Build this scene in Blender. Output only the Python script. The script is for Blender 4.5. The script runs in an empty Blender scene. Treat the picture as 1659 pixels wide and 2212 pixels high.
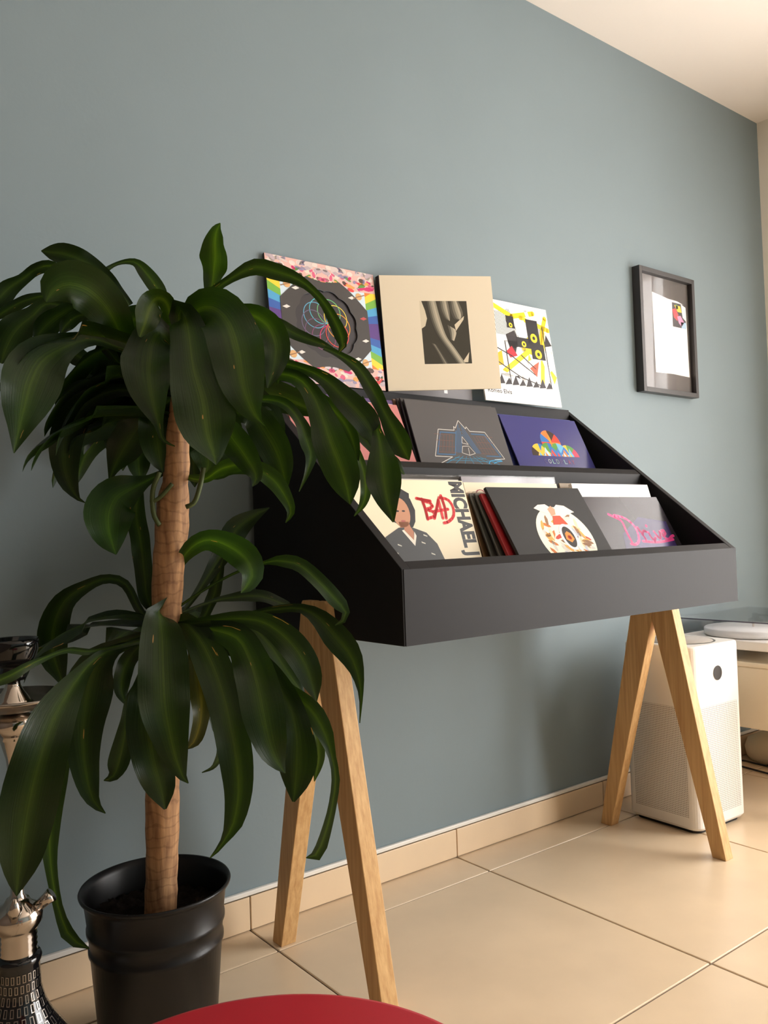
import bpy, bmesh, math, random
from mathutils import Vector, Matrix

random.seed(7)
S = bpy.context.scene
COL = S.collection

# ------------------------------------------------------------------ camera
CAM_POS = Vector((0.0, -1.66, 0.8475))
YAW, PITCH, ROLL, FPX = math.radians(37.686), math.radians(1.678), math.radians(-1.918), 1799.1
FW, FH = 1659.0, 2212.0
_f = Vector((math.sin(YAW) * math.cos(PITCH), math.cos(YAW) * math.cos(PITCH), math.sin(PITCH)))
_r0 = Vector((math.cos(YAW), -math.sin(YAW), 0))
_u0 = _r0.cross(_f)
CR = _r0 * math.cos(ROLL) + _u0 * math.sin(ROLL)
CU = -_r0 * math.sin(ROLL) + _u0 * math.cos(ROLL)
CF = _f
cam_data = bpy.data.cameras.new('camera')
cam = bpy.data.objects.new('camera', cam_data)
COL.objects.link(cam)
cam.matrix_world = Matrix(((CR.x, CU.x, -CF.x, CAM_POS.x), (CR.y, CU.y, -CF.y, CAM_POS.y),
                           (CR.z, CU.z, -CF.z, CAM_POS.z), (0, 0, 0, 1)))
cam_data.sensor_fit = 'HORIZONTAL'
cam_data.sensor_width = 36.0
cam_data.lens = 36.0 * FPX / FW
cam_data.clip_start = 0.02
S.camera = cam

# ------------------------------------------------------------------ view, world, light
S.view_settings.view_transform = 'Standard'
S.view_settings.look = 'None'
S.view_settings.exposure = 0.0
S.view_settings.gamma = 1.0
S.view_settings.use_curve_mapping = False

W = bpy.data.worlds.new('sky')
S.world = W
W.use_nodes = True
nt = W.node_tree
nt.nodes.clear()
wo = nt.nodes.new('ShaderNodeOutputWorld')
wb = nt.nodes.new('ShaderNodeBackground')
wb.inputs['Color'].default_value = (1.0, 0.985, 0.965, 1)      # bright overcast sky
wb.inputs['Strength'].default_value = 15.0
nt.links.new(wb.outputs[0], wo.inputs[0])

ROOM = dict(x0=-0.95, x1=3.233, y0=-3.9, y1=0.0, z1=2.45)
WIN = dict(y0=-2.95, y1=-0.47, z0=0.06, z1=2.05)       # balcony window in the right wall


def portal(name, loc, rot, sx, sy):
    l = bpy.data.lights.new(name, 'AREA')
    l.shape = 'RECTANGLE'
    l.size, l.size_y = sx, sy
    l.cycles.is_portal = True
    o = bpy.data.objects.new(name, l)
    COL.objects.link(o)
    o.location, o.rotation_euler = loc, rot
    return o


portal('window_portal', (ROOM['x1'] + 0.12, (WIN['y0'] + WIN['y1']) / 2, (WIN['z0'] + WIN['z1']) / 2),
       (0, math.radians(90), 0), WIN['z1'] - WIN['z0'], WIN['y1'] - WIN['y0'])

# ------------------------------------------------------------------ helpers


def lin(c):
    return tuple(((v / 255) / 12.92 if v / 255 <= 0.04045 else ((v / 255 + 0.055) / 1.055) ** 2.4) for v in c[:3]) + (1.0,)


def px(x, y, t):
    """a point seen at pixel (x, y) of the photograph, t metres deep along the view axis"""
    return CAM_POS + (CF + CR * ((x - FW / 2) / FPX) - CU * ((y - FH / 2) / FPX)) * t


def mat(name, col, rough=0.5, metal=0.0, spec=0.5, bump=0.0, bump_scale=200.0, var=0.0, var_scale=8.0, coat=0.0, stretch=None):
    m = bpy.data.materials.new(name)
    m.use_nodes = True
    n, l = m.node_tree.nodes, m.node_tree.links
    b = n['Principled BSDF']
    b.inputs['Base Color'].default_value = lin(col)
    b.inputs['Roughness'].default_value = rough
    b.inputs['Metallic'].default_value = metal
    b.inputs['Specular IOR Level'].default_value = spec
    b.inputs['Coat Weight'].default_value = coat
    b.inputs['Coat Roughness'].default_value = 0.08
    if var or bump:
        tc = n.new('ShaderNodeTexCoord')
        mp = n.new('ShaderNodeMapping')
        if stretch:
            mp.inputs['Scale'].default_value = stretch
        l.new(tc.outputs['Object'], mp.inputs['Vector'])
    if var:
        t = n.new('ShaderNodeTexNoise')
        t.inputs['Scale'].default_value = var_scale
        t.inputs['Detail'].default_value = 5
        l.new(mp.outputs[0], t.inputs['Vector'])
        r = n.new('ShaderNodeValToRGB')
        c0, c1 = lin(col), lin(col)
        r.color_ramp.elements[0].color = tuple(max(0, v * (1 - var)) for v in c0[:3]) + (1,)
        r.color_ramp.elements[1].color = tuple(min(1, v * (1 + var)) for v in c1[:3]) + (1,)
        r.color_ramp.elements[0].position, r.color_ramp.elements[1].position = 0.3, 0.7
        l.new(t.outputs['Fac'], r.inputs['Fac'])
        l.new(r.outputs['Color'], b.inputs['Base Color'])
    if bump:
        t2 = n.new('ShaderNodeTexNoise')
        t2.inputs['Scale'].default_value = bump_scale
        t2.inputs['Detail'].default_value = 3
        l.new(mp.outputs[0], t2.inputs['Vector'])
        bp = n.new('ShaderNodeBump')
        bp.inputs['Strength'].default_value = bump
        bp.inputs['Distance'].default_value = 0.002
        l.new(t2.outputs['Fac'], bp.inputs['Height'])
        l.new(bp.outputs['Normal'], b.inputs['Normal'])
    return m


def obj(name, verts, faces, m, parent=None, smooth=False):
    me = bpy.data.meshes.new(name)
    me.from_pydata([tuple(v) for v in verts], [], faces)
    me.materials.append(m)
    if smooth:
        me.polygons.foreach_set('use_smooth', [True] * len(me.polygons))
    o = bpy.data.objects.new(name, me)
    COL.objects.link(o)
    o.parent = parent
    return o


def obj_bm(name, bm, m, parent=None, smooth=False):
    bmesh.ops.recalc_face_normals(bm, faces=bm.faces)
    me = bpy.data.meshes.new(name)
    bm.to_mesh(me)
    bm.free()
    me.materials.append(m)
    if smooth:
        me.polygons.foreach_set('use_smooth', [True] * len(me.polygons))
    o = bpy.data.objects.new(name, me)
    COL.objects.link(o)
    o.parent = parent
    return o


def add_box(bm, a, b, bevel=0.0, seg=2):
    a, b = Vector(a), Vector(b)
    vs = [bm.verts.new((x, y, z)) for x in (a.x, b.x) for y in (a.y, b.y) for z in (a.z, b.z)]
    q = [(0, 1, 3, 2), (4, 6, 7, 5), (0, 4, 5, 1), (2, 3, 7, 6), (0, 2, 6, 4), (1, 5, 7, 3)]
    fs = [bm.faces.new([vs[i] for i in f]) for f in q]
    if bevel:
        es = list({e for f in fs for e in f.edges})
        bmesh.ops.bevel(bm, geom=es, offset=bevel, segments=seg, affect='EDGES', profile=0.5)
    return bm


def box(name, a, b, m, parent=None, bevel=0.0, seg=2, smooth=False):
    return obj_bm(name, add_box(bmesh.new(), a, b, bevel, seg), m, parent, smooth)


def prism(name, poly, axis, lo, hi, m, parent=None, bevel=0.0):
    """poly: list of 2-D points in the plane across the axis (axis 'x': (y, z); 'z': (x, y); 'y': (x, z))"""
    bm = bmesh.new()

    def p3(q, h):
        return {'x': (h, q[0], q[1]), 'y': (q[0], h, q[1]), 'z': (q[0], q[1], h)}[axis]
    lo_v = [bm.verts.new(p3(q, lo)) for q in poly]
    hi_v = [bm.verts.new(p3(q, hi)) for q in poly]
    n = len(poly)
    bm.faces.new(lo_v)
    bm.faces.new(hi_v)
    for i in range(n):
        bm.faces.new((lo_v[i], lo_v[(i + 1) % n], hi_v[(i + 1) % n], hi_v[i]))
    if bevel:
        bmesh.ops.bevel(bm, geom=list(bm.edges), offset=bevel, segments=2, affect='EDGES', profile=0.5)
    return obj_bm(name, bm, m, parent)


def lathe(name, prof, m, parent=None, seg=48, loc=(0, 0, 0), smooth=True):
    vs, fs = [], []
    n = len(prof)
    for i in range(seg):
        a = 2 * math.pi * i / seg
        for r, z in prof:
            vs.append((loc[0] + r * math.cos(a), loc[1] + r * math.sin(a), loc[2] + z))
    for i in range(seg):
        j = (i + 1) % seg
        for k in range(n - 1):
            fs.append((i * n + k, j * n + k, j * n + k + 1, i * n + k + 1))
    bm = bmesh.new()
    bv = [bm.verts.new(v) for v in vs]
    for f in fs:
        bm.faces.new([bv[i] for i in f])
    bmesh.ops.remove_doubles(bm, verts=bm.verts, dist=1e-6)
    return obj_bm(name, bm, m, parent, smooth)


def tube(name, pts, rad, m, parent=None, seg=10, cap=True):
    pts = [Vector(p) for p in pts]
    rads = rad if isinstance(rad, (list, tuple)) else [rad] * len(pts)
    vs, fs = [], []
    up = Vector((0, 0, 1))
    prev = None
    for i, p in enumerate(pts):
        t = (pts[min(i + 1, len(pts) - 1)] - pts[max(i - 1, 0)]).normalized()
        s = prev if prev is not None else (t.cross(up) if abs(t.dot(up)) < 0.95 else t.cross(Vector((1, 0, 0))))
        s = (s - t * s.dot(t)).normalized()
        prev = s
        q = t.cross(s)
        for k in range(seg):
            a = 2 * math.pi * k / seg
            vs.append(p + (s * math.cos(a) + q * math.sin(a)) * rads[i])
    for i in range(len(pts) - 1):
        for k in range(seg):
            k2 = (k + 1) % seg
            fs.append((i * seg + k, i * seg + k2, (i + 1) * seg + k2, (i + 1) * seg + k))
    if cap:
        fs.append(tuple(range(seg))[::-1])
        fs.append(tuple(range((len(pts) - 1) * seg, len(pts) * seg)))
    return obj(name, vs, fs, m, parent, True)


def empty(name, loc=(0, 0, 0), rot=(0, 0, 0)):
    o = bpy.data.objects.new(name, None)
    o.empty_display_size = 0.05
    COL.objects.link(o)
    o.location, o.rotation_euler = loc, rot
    return o


def tag(o, label=None, cat=None, group=None, kind=None):
    if label:
        o['label'] = label
    if cat:
        o['category'] = cat
    if group:
        o['group'] = group
    if kind:
        o['kind'] = kind
    return o


def spline(pts, n):
    """Catmull-Rom through tuples of any length, n samples spread by arc length of the first two numbers"""
    P = [pts[0]] + list(pts) + [pts[-1]]
    dense = []
    for i in range(1, len(P) - 2):
        for k in range(16):
            u = k / 16
            a, b, c, d = P[i - 1], P[i], P[i + 1], P[i + 2]
            dense.append(tuple(0.5 * ((2 * b[j]) + (c[j] - a[j]) * u + (2 * a[j] - 5 * b[j] + 4 * c[j] - d[j]) * u * u
                                      + (3 * b[j] - a[j] - 3 * c[j] + d[j]) * u ** 3) for j in range(len(b))))
    dense.append(tuple(pts[-1]))
    L = [0.0]
    for i in range(1, len(dense)):
        L.append(L[-1] + math.hypot(dense[i][0] - dense[i - 1][0], dense[i][1] - dense[i - 1][1]) + 1e-6)
    out, j = [], 0
    for k in range(n):
        s = L[-1] * k / (n - 1)
        while j < len(L) - 2 and L[j + 1] < s:
            j += 1
        u = (s - L[j]) / (L[j + 1] - L[j])
        out.append(tuple(dense[j][q] * (1 - u) + dense[j + 1][q] * u for q in range(len(dense[0]))))
    return out


# ------------------------------------------------------------------ materials
M = {}
M['wall'] = mat('blue_grey_paint', (126, 140, 145), 0.62, spec=0.35, bump=0.12, bump_scale=90, var=0.02, var_scale=3)
M['dark_absorber'] = mat('dark_bounce_absorber', (84, 70, 58), 0.6, var=.2, var_scale=6, stretch=(1, 1, .1))  # made-up dark finish for the unseen left wall, to cut bounce light
M['white_wall'] = mat('off_white_paint', (240, 234, 223), 0.8, spec=0.3, bump=0.1, bump_scale=90)
M['ceiling'] = mat('ceiling_paint', (230, 222, 213), 0.9, spec=0.2, bump=0.08, bump_scale=80)
M['tile'] = mat('beige_floor_tile', (226, 202, 170), 0.30, spec=0.5, var=0.06, var_scale=5, bump=0.03, bump_scale=30)
M['skirting'] = mat('beige_skirting_tile', (232, 206, 172), 0.32, spec=0.5, var=0.04, var_scale=5)
M['grout'] = mat('grey_grout', (128, 112, 96), 0.9, spec=0.2)
M['trim'] = mat('white_trim', (240, 236, 228), 0.4)
M['oak'] = None
M['black_paint'] = mat('black_painted_wood', (27, 25, 26), 0.58, spec=0.22, bump=0.05, bump_scale=120)
M['white_plastic'] = mat('white_plastic', (238, 234, 228), 0.35)
M['black_gloss'] = mat('black_gloss', (12, 12, 13), 0.08, spec=0.6)
M['dark'] = mat('dark_rubber', (25, 24, 24), 0.6)
M['chrome'] = mat('polished_steel', (190, 180, 170), 0.12, metal=1.0)
M['brushed'] = mat('satin_steel', (170, 160, 150), 0.3, metal=1.0)
M['red'] = mat('red_lacquer', (172, 36, 48), 0.38, spec=0.4, coat=0.0)
M['pot'] = mat('black_lacquered_steel', (15, 15, 16), 0.34, spec=0.32, bump=0.02, bump_scale=60)
M['soil'] = mat('dark_potting_soil', (30, 24, 20), 0.95, spec=0.1, bump=1.0, bump_scale=120, var=0.5, var_scale=60)
M['frame_black'] = mat('black_frame_wood', (50, 47, 47), 0.4)
M['mat_board'] = mat('dark_grey_board', (84, 78, 76), 0.8)
M['cream_lacquer'] = mat('cream_lacquer', (232, 214, 184), 0.35)
M['silver'] = mat('frosted_platter', (244, 241, 238), 0.22, spec=0.5)
M['bin_grey'] = M['black_paint']


def oak():
    m = bpy.data.materials.new('oak_wood')
    m.use_nodes = True
    n, l = m.node_tree.nodes, m.node_tree.links
    b = n['Principled BSDF']
    tc = n.new('ShaderNodeTexCoord')
    mp = n.new('ShaderNodeMapping')
    mp.inputs['Scale'].default_value = (60, 60, 2.2)
    l.new(tc.outputs['Object'], mp.inputs['Vector'])
    t = n.new('ShaderNodeTexNoise')
    t.inputs['Scale'].default_value = 2.0
    t.inputs['Detail'].default_value = 8
    t.inputs['Roughness'].default_value = 0.65
    l.new(mp.outputs[0], t.inputs['Vector'])
    r = n.new('ShaderNodeValToRGB')
    e = r.color_ramp.elements
    e[0].position, e[0].color = 0.28, lin((186, 140, 88))
    e[1].position, e[1].color = 0.72, lin((224, 184, 128))
    l.new(t.outputs['Fac'], r.inputs['Fac'])
    l.new(r.outputs['Color'], b.inputs['Base Color'])
    b.inputs['Roughness'].default_value = 0.5
    b.inputs['Specular IOR Level'].default_value = 0.35
    bp = n.new('ShaderNodeBump')
    bp.inputs['Strength'].default_value = 0.15
    bp.inputs['Distance'].default_value = 0.001
    l.new(t.outputs['Fac'], bp.inputs['Height'])
    l.new(bp.outputs['Normal'], b.inputs['Normal'])
    return m


M['oak'] = oak()


def clear(name, tint=(1, 1, 1), rough=0.02, fac=0.06, ior=1.45):
    m = bpy.data.materials.new(name)
    m.use_nodes = True
    n, l = m.node_tree.nodes, m.node_tree.links
    n.clear()
    o = n.new('ShaderNodeOutputMaterial')
    mx = n.new('ShaderNodeMixShader')
    tr = n.new('ShaderNodeBsdfTransparent')
    tr.inputs['Color'].default_value = tuple(tint) + (1,)
    gl = n.new('ShaderNodeBsdfGlossy')
    gl.inputs['Roughness'].default_value = rough
    f0 = ((ior - 1) / (ior + 1)) ** 2
    lw = n.new('ShaderNodeLayerWeight')
    pw_ = n.new('ShaderNodeMath')
    pw_.operation = 'POWER'
    pw_.inputs[1].default_value = 5.0
    ma = n.new('ShaderNodeMath')
    ma.operation = 'MULTIPLY_ADD'
    ma.inputs[1].default_value = 1 - f0
    ma.inputs[2].default_value = f0
    lw.inputs['Blend'].default_value = 0.5
    l.new(lw.outputs['Facing'], pw_.inputs[0])
    l.new(pw_.outputs[0], ma.inputs[0])
    l.new(ma.outputs[0], mx.inputs[0])
    l.new(tr.outputs[0], mx.inputs[1])
    l.new(gl.outputs[0], mx.inputs[2])
    l.new(mx.outputs[0], o.inputs[0])
    return m


M['glass'] = clear('window_glass')
M['frame_glass'] = clear('picture_glass', ior=1.52)
M['acrylic'] = clear('clear_acrylic', (0.965, 0.97, 0.985), 0.03, ior=1.49)
M['plastic_film'] = clear('clear_plastic_film', (0.93, 0.93, 0.93), 0.12, ior=1.6)


def print_mat(name, rough, coat=0.0):
    m = bpy.data.materials.new(name)
    m.use_nodes = True
    n, l = m.node_tree.nodes, m.node_tree.links
    b = n['Principled BSDF']
    a = n.new('ShaderNodeAttribute')
    a.attribute_name = 'print'
    l.new(a.outputs['Color'], b.inputs['Base Color'])
    b.inputs['Roughness'].default_value = rough
    b.inputs['Coat Weight'].default_value = coat
    b.inputs['Specular IOR Level'].default_value = .32
    return m


M['print'] = print_mat('printed_card', 0.42)
M['print_gloss'] = print_mat('glossy_printed_card', 0.20)
M['print_matte'] = print_mat('matt_printed_card', 0.65)

# ------------------------------------------------------------------ room
x0, x1, y0, y1, z1 = ROOM['x0'], ROOM['x1'], ROOM['y0'], ROOM['y1'], ROOM['z1']
T = 0.2
tag(box('wall_back', (x0 - T, 0, -0.1), (x1 + T, T, z1 + 0.1), M['wall']), kind='structure')
tag(box('wall_left', (x0 - T, y0 - T, -0.1), (x0, 0, z1 + 0.1), M['dark_absorber']), kind='structure')  # unseen wall, set close and dark to absorb bounce light
tag(box('wall_front', (x0, y0 - T, -0.1), (x1 + T, y0, z1 + 0.1), M['wall']), kind='structure')
tag(box('ceiling', (x0, y0, z1), (x1, 0, z1 + 0.1), M['ceiling']), kind='structure')
bm = bmesh.new()
add_box(bm, (x1, WIN['y1'], -0.1), (x1 + T, 0, z1 + 0.1))
add_box(bm, (x1, y0, -0.1), (x1 + T, WIN['y0'], z1 + 0.1))
add_box(bm, (x1, WIN['y0'], WIN['z1']), (x1 + T, WIN['y1'], z1 + 0.1))
add_box(bm, (x1, WIN['y0'], -0.1), (x1 + T, WIN['y1'], WIN['z0']))
tag(obj_bm('wall_right', bm, M['white_wall']), kind='structure')

# window: frame, mullions, panes
wn = tag(empty('window_1', (x1 + 0.08, (WIN['y0'] + WIN['y1']) / 2, WIN['z0'])), kind='structure')
wl = WIN['y1'] - WIN['y0']
wh = WIN['z1'] - WIN['z0']


def wbar(name, ya, yb, za, zb, d=0.03):
    return box(name, (-d, ya, za), (d, yb, zb), M['trim'], wn, 0.004)


wbar('window_frame', -wl / 2, wl / 2, 0, 0.06)
wbar('window_frame', -wl / 2, wl / 2, wh - 0.06, wh)
for yy in (-wl / 2, -0.03, wl / 2 - 0.06):
    wbar('mullion', yy, yy + 0.06, 0.06, wh - 0.06)
for ya, yb in ((-wl / 2 + 0.06, -0.03), (0.03, wl / 2 - 0.06)):
    box('pane', (-0.003, ya, 0.06), (0.003, yb, wh - 0.06), M['glass'], wn)

# sheer curtain drawn over the part of the window next to the blue wall
CY0, CY1 = -1.30, -0.42
cvs, cfs = [], []
NC = 90
for i in range(NC + 1):
    yy = CY1 + (CY0 - CY1) * i / NC
    dx = 0.018 * math.sin(i * 0.72) + 0.008 * math.sin(i * 1.9 + 1)
    for k in range(7):
        f = k / 6
        cvs.append((x1 - 0.060 + dx * (1.0 - 0.25 * f), yy + 0.012 * math.sin(f * 4 + i * .3), 0.03 + 2.17 * f))
for i in range(NC):
    for k in range(6):
        a = i * 7 + k
        cfs.append((a, a + 1, a + 8, a + 7))
cm = bpy.data.materials.new('sheer_curtain')
cm.use_nodes = True
n_, l_ = cm.node_tree.nodes, cm.node_tree.links
n_.clear()
co_ = n_.new('ShaderNodeOutputMaterial')
ct = n_.new('ShaderNodeBsdfTranslucent')
ct.inputs['Color'].default_value = (.86, .80, .76, 1)
cd_ = n_.new('ShaderNodeBsdfDiffuse')
cd_.inputs['Color'].default_value = (.86, .80, .76, 1)
cmx = n_.new('ShaderNodeMixShader')
cmx.inputs[0].default_value = .5
l_.new(ct.outputs[0], cmx.inputs[1])
l_.new(cd_.outputs[0], cmx.inputs[2])
cp_ = n_.new('ShaderNodeBsdfTransparent')
cmy = n_.new('ShaderNodeMixShader')
cmy.inputs[0].default_value = .80
l_.new(cp_.outputs[0], cmy.inputs[1])
l_.new(cmx.outputs[0], cmy.inputs[2])
l_.new(cmy.outputs[0], co_.inputs[0])
cur = obj('curtain', cvs, cfs, cm, None, True)
tag(cur, 'sheer pale curtain hanging at the window in the right wall', 'curtain')

# floor of tiles on a grout bed
floor = tag(box('floor', (x0 - T, y0 - T, -0.12), (x1 + T, 0.0, -0.0025), M['grout']), kind='structure')
TX, TY, JX, JY, G = 0.609, 0.6035, 0.871, -0.1285, 0.004
tile_me = {}


def tile(cx0, cx1, cy0, cy1):
    key = (round(cx1 - cx0, 3), round(cy1 - cy0, 3))
    if key not in tile_me:
        o = box('tile', (0, 0, -0.010), (cx1 - cx0, cy1 - cy0, 0.0), M['tile'], floor, 0.0018, 2)
        tile_me[key] = o.data
    else:
        o = bpy.data.objects.new('tile', tile_me[key])
        COL.objects.link(o)
        o.parent = floor
    o.location = (cx0, cy0, 0)


ex = [x0] + [JX + TX * k for k in range(-4, 4) if x0 + 0.05 < JX + TX * k < x1 - 0.02] + [x1]
ey = [0.0] + [JY - TY * k for k in range(0, 7) if JY - TY * k > y0 + 0.05] + [y0]
for i in range(len(ex) - 1):
    for j in range(len(ey) - 1):
        tile(ex[i] + G / 2, ex[i + 1] - G / 2, ey[j + 1] + G / 2, ey[j] - G / 2)

# skirting of tile strips with a white trim profile on top
SK = 0.0725
bb = tag(box('baseboard_back', (x0, -0.006, 0), (x1, 0, SK), M['grout']), kind='structure')
sk_me = {}
for i in range(len(ex) - 1):
    a, b = ex[i] + 0.0015, ex[i + 1] - 0.0015
    key = round(b - a, 3)
    if key not in sk_me:
        o = box('skirting_tile', (0, -0.010, 0.002), (b - a, -0.001, SK), M['skirting'], bb, 0.0012)
        sk_me[key] = o.data
    else:
        o = bpy.data.objects.new('skirting_tile', sk_me[key])
        COL.objects.link(o)
        o.parent = bb
    o.location = (a, 0, 0)
box('trim_strip', (x0, -0.0095, SK + 0.0022), (x1, -0.0, SK + 0.0125), M['trim'], bb, 0.002)
br = tag(box('baseboard_right', (x1 - 0.010, WIN['y1'], 0), (x1, 0, SK), M['skirting']), kind='structure')
box('trim_strip', (x1 - 0.0095, WIN['y1'], SK + 0.0022), (x1, 0, SK + 0.0125), M['trim'], br, 0.002)

# ------------------------------------------------------------------ record stand
XL, XR = 0.899, 1.975
PT = 0.020
YF, ZB, ZF = -0.540, 0.657, 0.790            # front face, bottom, front top edge
YB, ZT = -0.022, 1.208                       # back edge, top
SL = (ZT - ZF) / (YB - YF)                   # slope of the side panels


def zs(y):
    return ZF + (y - YF) * SL


stand = tag(empty('record_stand', ((XL + XR) / 2, -0.28, 0)),
            'black stepped record display stand on oak A-frame legs against the blue wall', 'record stand')
SO = -Vector(stand.location)


def sprism(name, poly, lo, hi, m, bevel=0.0):
    o = prism(name, poly, 'x', lo, hi, m, stand, bevel)
    o.location = SO
    return o


side = [(YF, ZB), (YB, ZB), (YB, ZT), (YB - 0.004, ZT), (YF, ZF)]
sprism('side_panel', side, XL, XL + PT, M['black_paint'], 0.0012)
sprism('side_panel', side, XR - PT, XR, M['black_paint'], 0.0012)
xi, xj = XL + PT, XR - PT
sprism('front_panel', [(YF - .0006, ZB), (YF + 0.017, ZB), (YF + 0.017, zs(YF + 0.017) - .001), (YF - .0006, ZF - .0008)], xi, xj, M['black_paint'], 0.0008)
sprism('front_facing', [(YF - .0012, ZB), (YF - .0002, ZB), (YF - .0002, ZF), (YF - .0012, ZF - .001)], XL + .004, XR, M['black_paint'])
sprism('divider', [(-0.286, 0.672), (-0.268, 0.672), (-0.268, zs(-0.268) - .001), (-0.286, zs(-0.286) - .001)], xi, xj, M['black_paint'], 0.0008)
sprism('back_panel', [(-0.050, 0.672), (YB, 0.672), (YB, ZT - 0.003), (-0.046, ZT - 0.003)], xi, xj, M['black_paint'], 0.0008)
sprism('bottom_board', [(YF + 0.017, ZB - .001), (YB, ZB - .001), (YB, ZB + 0.002), (YF + 0.017, ZB + 0.002)], xi, xj, M['black_paint'])
sprism('shelf_board', [(-0.268, 0.862), (-0.050, 0.862), (-0.050, 0.874), (-0.268, 0.874)], xi, xj, M['black_paint'])


def leg(poly, lo, hi, dy):
    return sprism('leg', [(a + dy, b) for a, b in poly], lo, hi, M['oak'], 0.0015)


front_leg = [(-.470, 0), (-.432, 0), (-.2835, .595), (-.2835, .722), (-.288, .726), (-.322, .726), (-.327, .722)]
rear_leg = [(-.083, 0), (-.119, 0), (-.2825, .595), (-.2825, .722), (-.278, .726), (-.243, .726), (-.239, .722)]
for lo, hi, dy in ((0.882, 0.9175), (1.9565, 1.990)) and ((0.882, 0.9175, 0.0), (1.9565, 1.990, -0.018)):
    leg(front_leg, lo, hi, dy)
    leg(rear_leg, lo, hi, dy)
# pale wooden plug covering the screw on the front edge of the left leg
sc = tube('screw_plug', [(0.8905, -0.3175, 0.696), (0.8905, -0.3235, 0.6965)], 0.0036, M['trim'], stand)
sc.location = SO

# ------------------------------------------------------------------ record sleeves
SW, SH = 0.311, 0.303


def circle(cx, cy, r, n=28, ry=None, a0=0.0, a1=2 * math.pi):
    ry = ry or r
    return [(cx + r * math.cos(a0 + (a1 - a0) * i / n), cy + ry * math.sin(a0 + (a1 - a0) * i / n)) for i in range(n)]


def stroke(pts, w, col, layer, closed=False):
    """brush stroke: a strip of quads with round joins"""
    out = []
    P = list(pts) + ([pts[0]] if closed else [])
    for a, b in zip(P[:-1], P[1:]):
        dx, dy = b[0] - a[0], b[1] - a[1]
        L = math.hypot(dx, dy)
        if L < 1e-9:
            continue
        nx, ny = -dy / L * w / 2, dx / L * w / 2
        out.append((layer, col, [(a[0] + nx, a[1] + ny), (a[0] - nx, a[1] - ny), (b[0] - nx, b[1] - ny), (b[0] + nx, b[1] + ny)]))
    if w > 0.006:
        for q in P:
            out.append((layer, col, circle(q[0], q[1], w / 2, 10)))
    return out


def lettering(txt, col, layer, fn, spacing=1.0, bold=0.0):
    """flat letters from the built-in font; fn maps (x, y) in the 0..1 text box to the cover"""
    cu = bpy.data.curves.new('t', 'FONT')
    cu.body = txt
    cu.space_character = spacing
    cu.resolution_u = 3
    cu.offset = bold
    o = bpy.data.objects.new('t', cu)
    COL.objects.link(o)
    dg = bpy.context.evaluated_depsgraph_get()
    dg.update()
    me = bpy.data.meshes.new_from_object(o.evaluated_get(dg))
    vs = [v.co.copy() for v in me.vertices]
    xa, xb = min(v.x for v in vs), max(v.x for v in vs)
    ya, yb = min(v.y for v in vs), max(v.y for v in vs)
    polys = []
    for p in me.polygons:
        polys.append((layer, col, [fn((vs[i].x - xa) / (xb - xa), (vs[i].y - ya) / (yb - ya)) for i in p.vertices]))
    bpy.data.objects.remove(o)
    bpy.data.curves.remove(cu)
    bpy.data.meshes.remove(me)
    return polys


def art_mesh(name, polys, w, h, y, m, parent, step=0.00006):
    vs, fs, cs = [], [], []
    for layer, col, pts in polys:
        ar = sum(a[0] * b[1] - b[0] * a[1] for a, b in zip(pts, pts[1:] + pts[:1]))
        if ar < 0:
            pts = pts[::-1]
        i0 = len(vs)
        for u, v in pts:
            vs.append((min(max(u, 0.001), 0.999) * w, y - step * (layer + 1), min(max(v, 0.001), 0.999) * h))
        fs.append(tuple(range(i0, len(vs))))
        cs.append(lin(col))
    o = obj(name, vs, fs, m, parent)
    at = o.data.color_attributes.new('print', 'FLOAT_COLOR', 'CORNER')
    k = 0
    for f, c in zip(fs, cs):
        for _ in f:
            at.data[k].color = c
            k += 1
    return o


card_mats = {}


def card(col, rough=0.5):
    key = (col, rough)
    if key not in card_mats:
        card_mats[key] = mat('card_%d' % len(card_mats), col, rough)
    return card_mats[key]


def sleeve(label, loc, tilt, col, polys=(), yaw=0.0, roll=0.0, th=0.004, w=SW, h=SH, rough=0.45, pm='print', group='records in the stand', cat='record', edge=None, name='record_sleeve'):
    """a card sleeve; origin at its lower left front corner, leaning back by tilt degrees"""
    root = empty(name, loc, (math.radians(-tilt), math.radians(roll), math.radians(yaw)))
    tag(root, label, cat, group)
    bm = bmesh.new()
    add_box(bm, (0, 0, 0), (w, th, h), min(0.0012, th * 0.4))
    obj_bm('card', bm, card(edge or col, rough), root)
    if polys is not None:
        bg = [(0, col, [(0.001, 0.001), (0.999, 0.001), (0.999, 0.999), (0.001, 0.999)])]
        art_mesh('cover_print', bg + list(polys), w, h, 0.0, M[pm], root)
    return root


def film(root, w=SW, h=SH, th=0.004, over=0.012):
    """loose clear plastic outer bag standing a little above the sleeve"""
    bm = bmesh.new()
    add_box(bm, (-0.003, -0.0012, 0.0), (w + 0.003, th + 0.0012, h + over), 0.001)
    return obj_bm('plastic_bag', bm, M['plastic_film'], root)


def rect(a, b, c, d):
    return [(a, b), (c, b), (c, d), (a, d)]


DK, CRM = (66, 64, 63), (240, 224, 192)

# --- top ledge: die-cut rainbow sleeve -------------------------------------------------
RB = [(222, 58, 60), (238, 130, 50), (246, 208, 60), (120, 176, 70), (80, 160, 205), (58, 96, 170), (92, 62, 130)]


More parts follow.
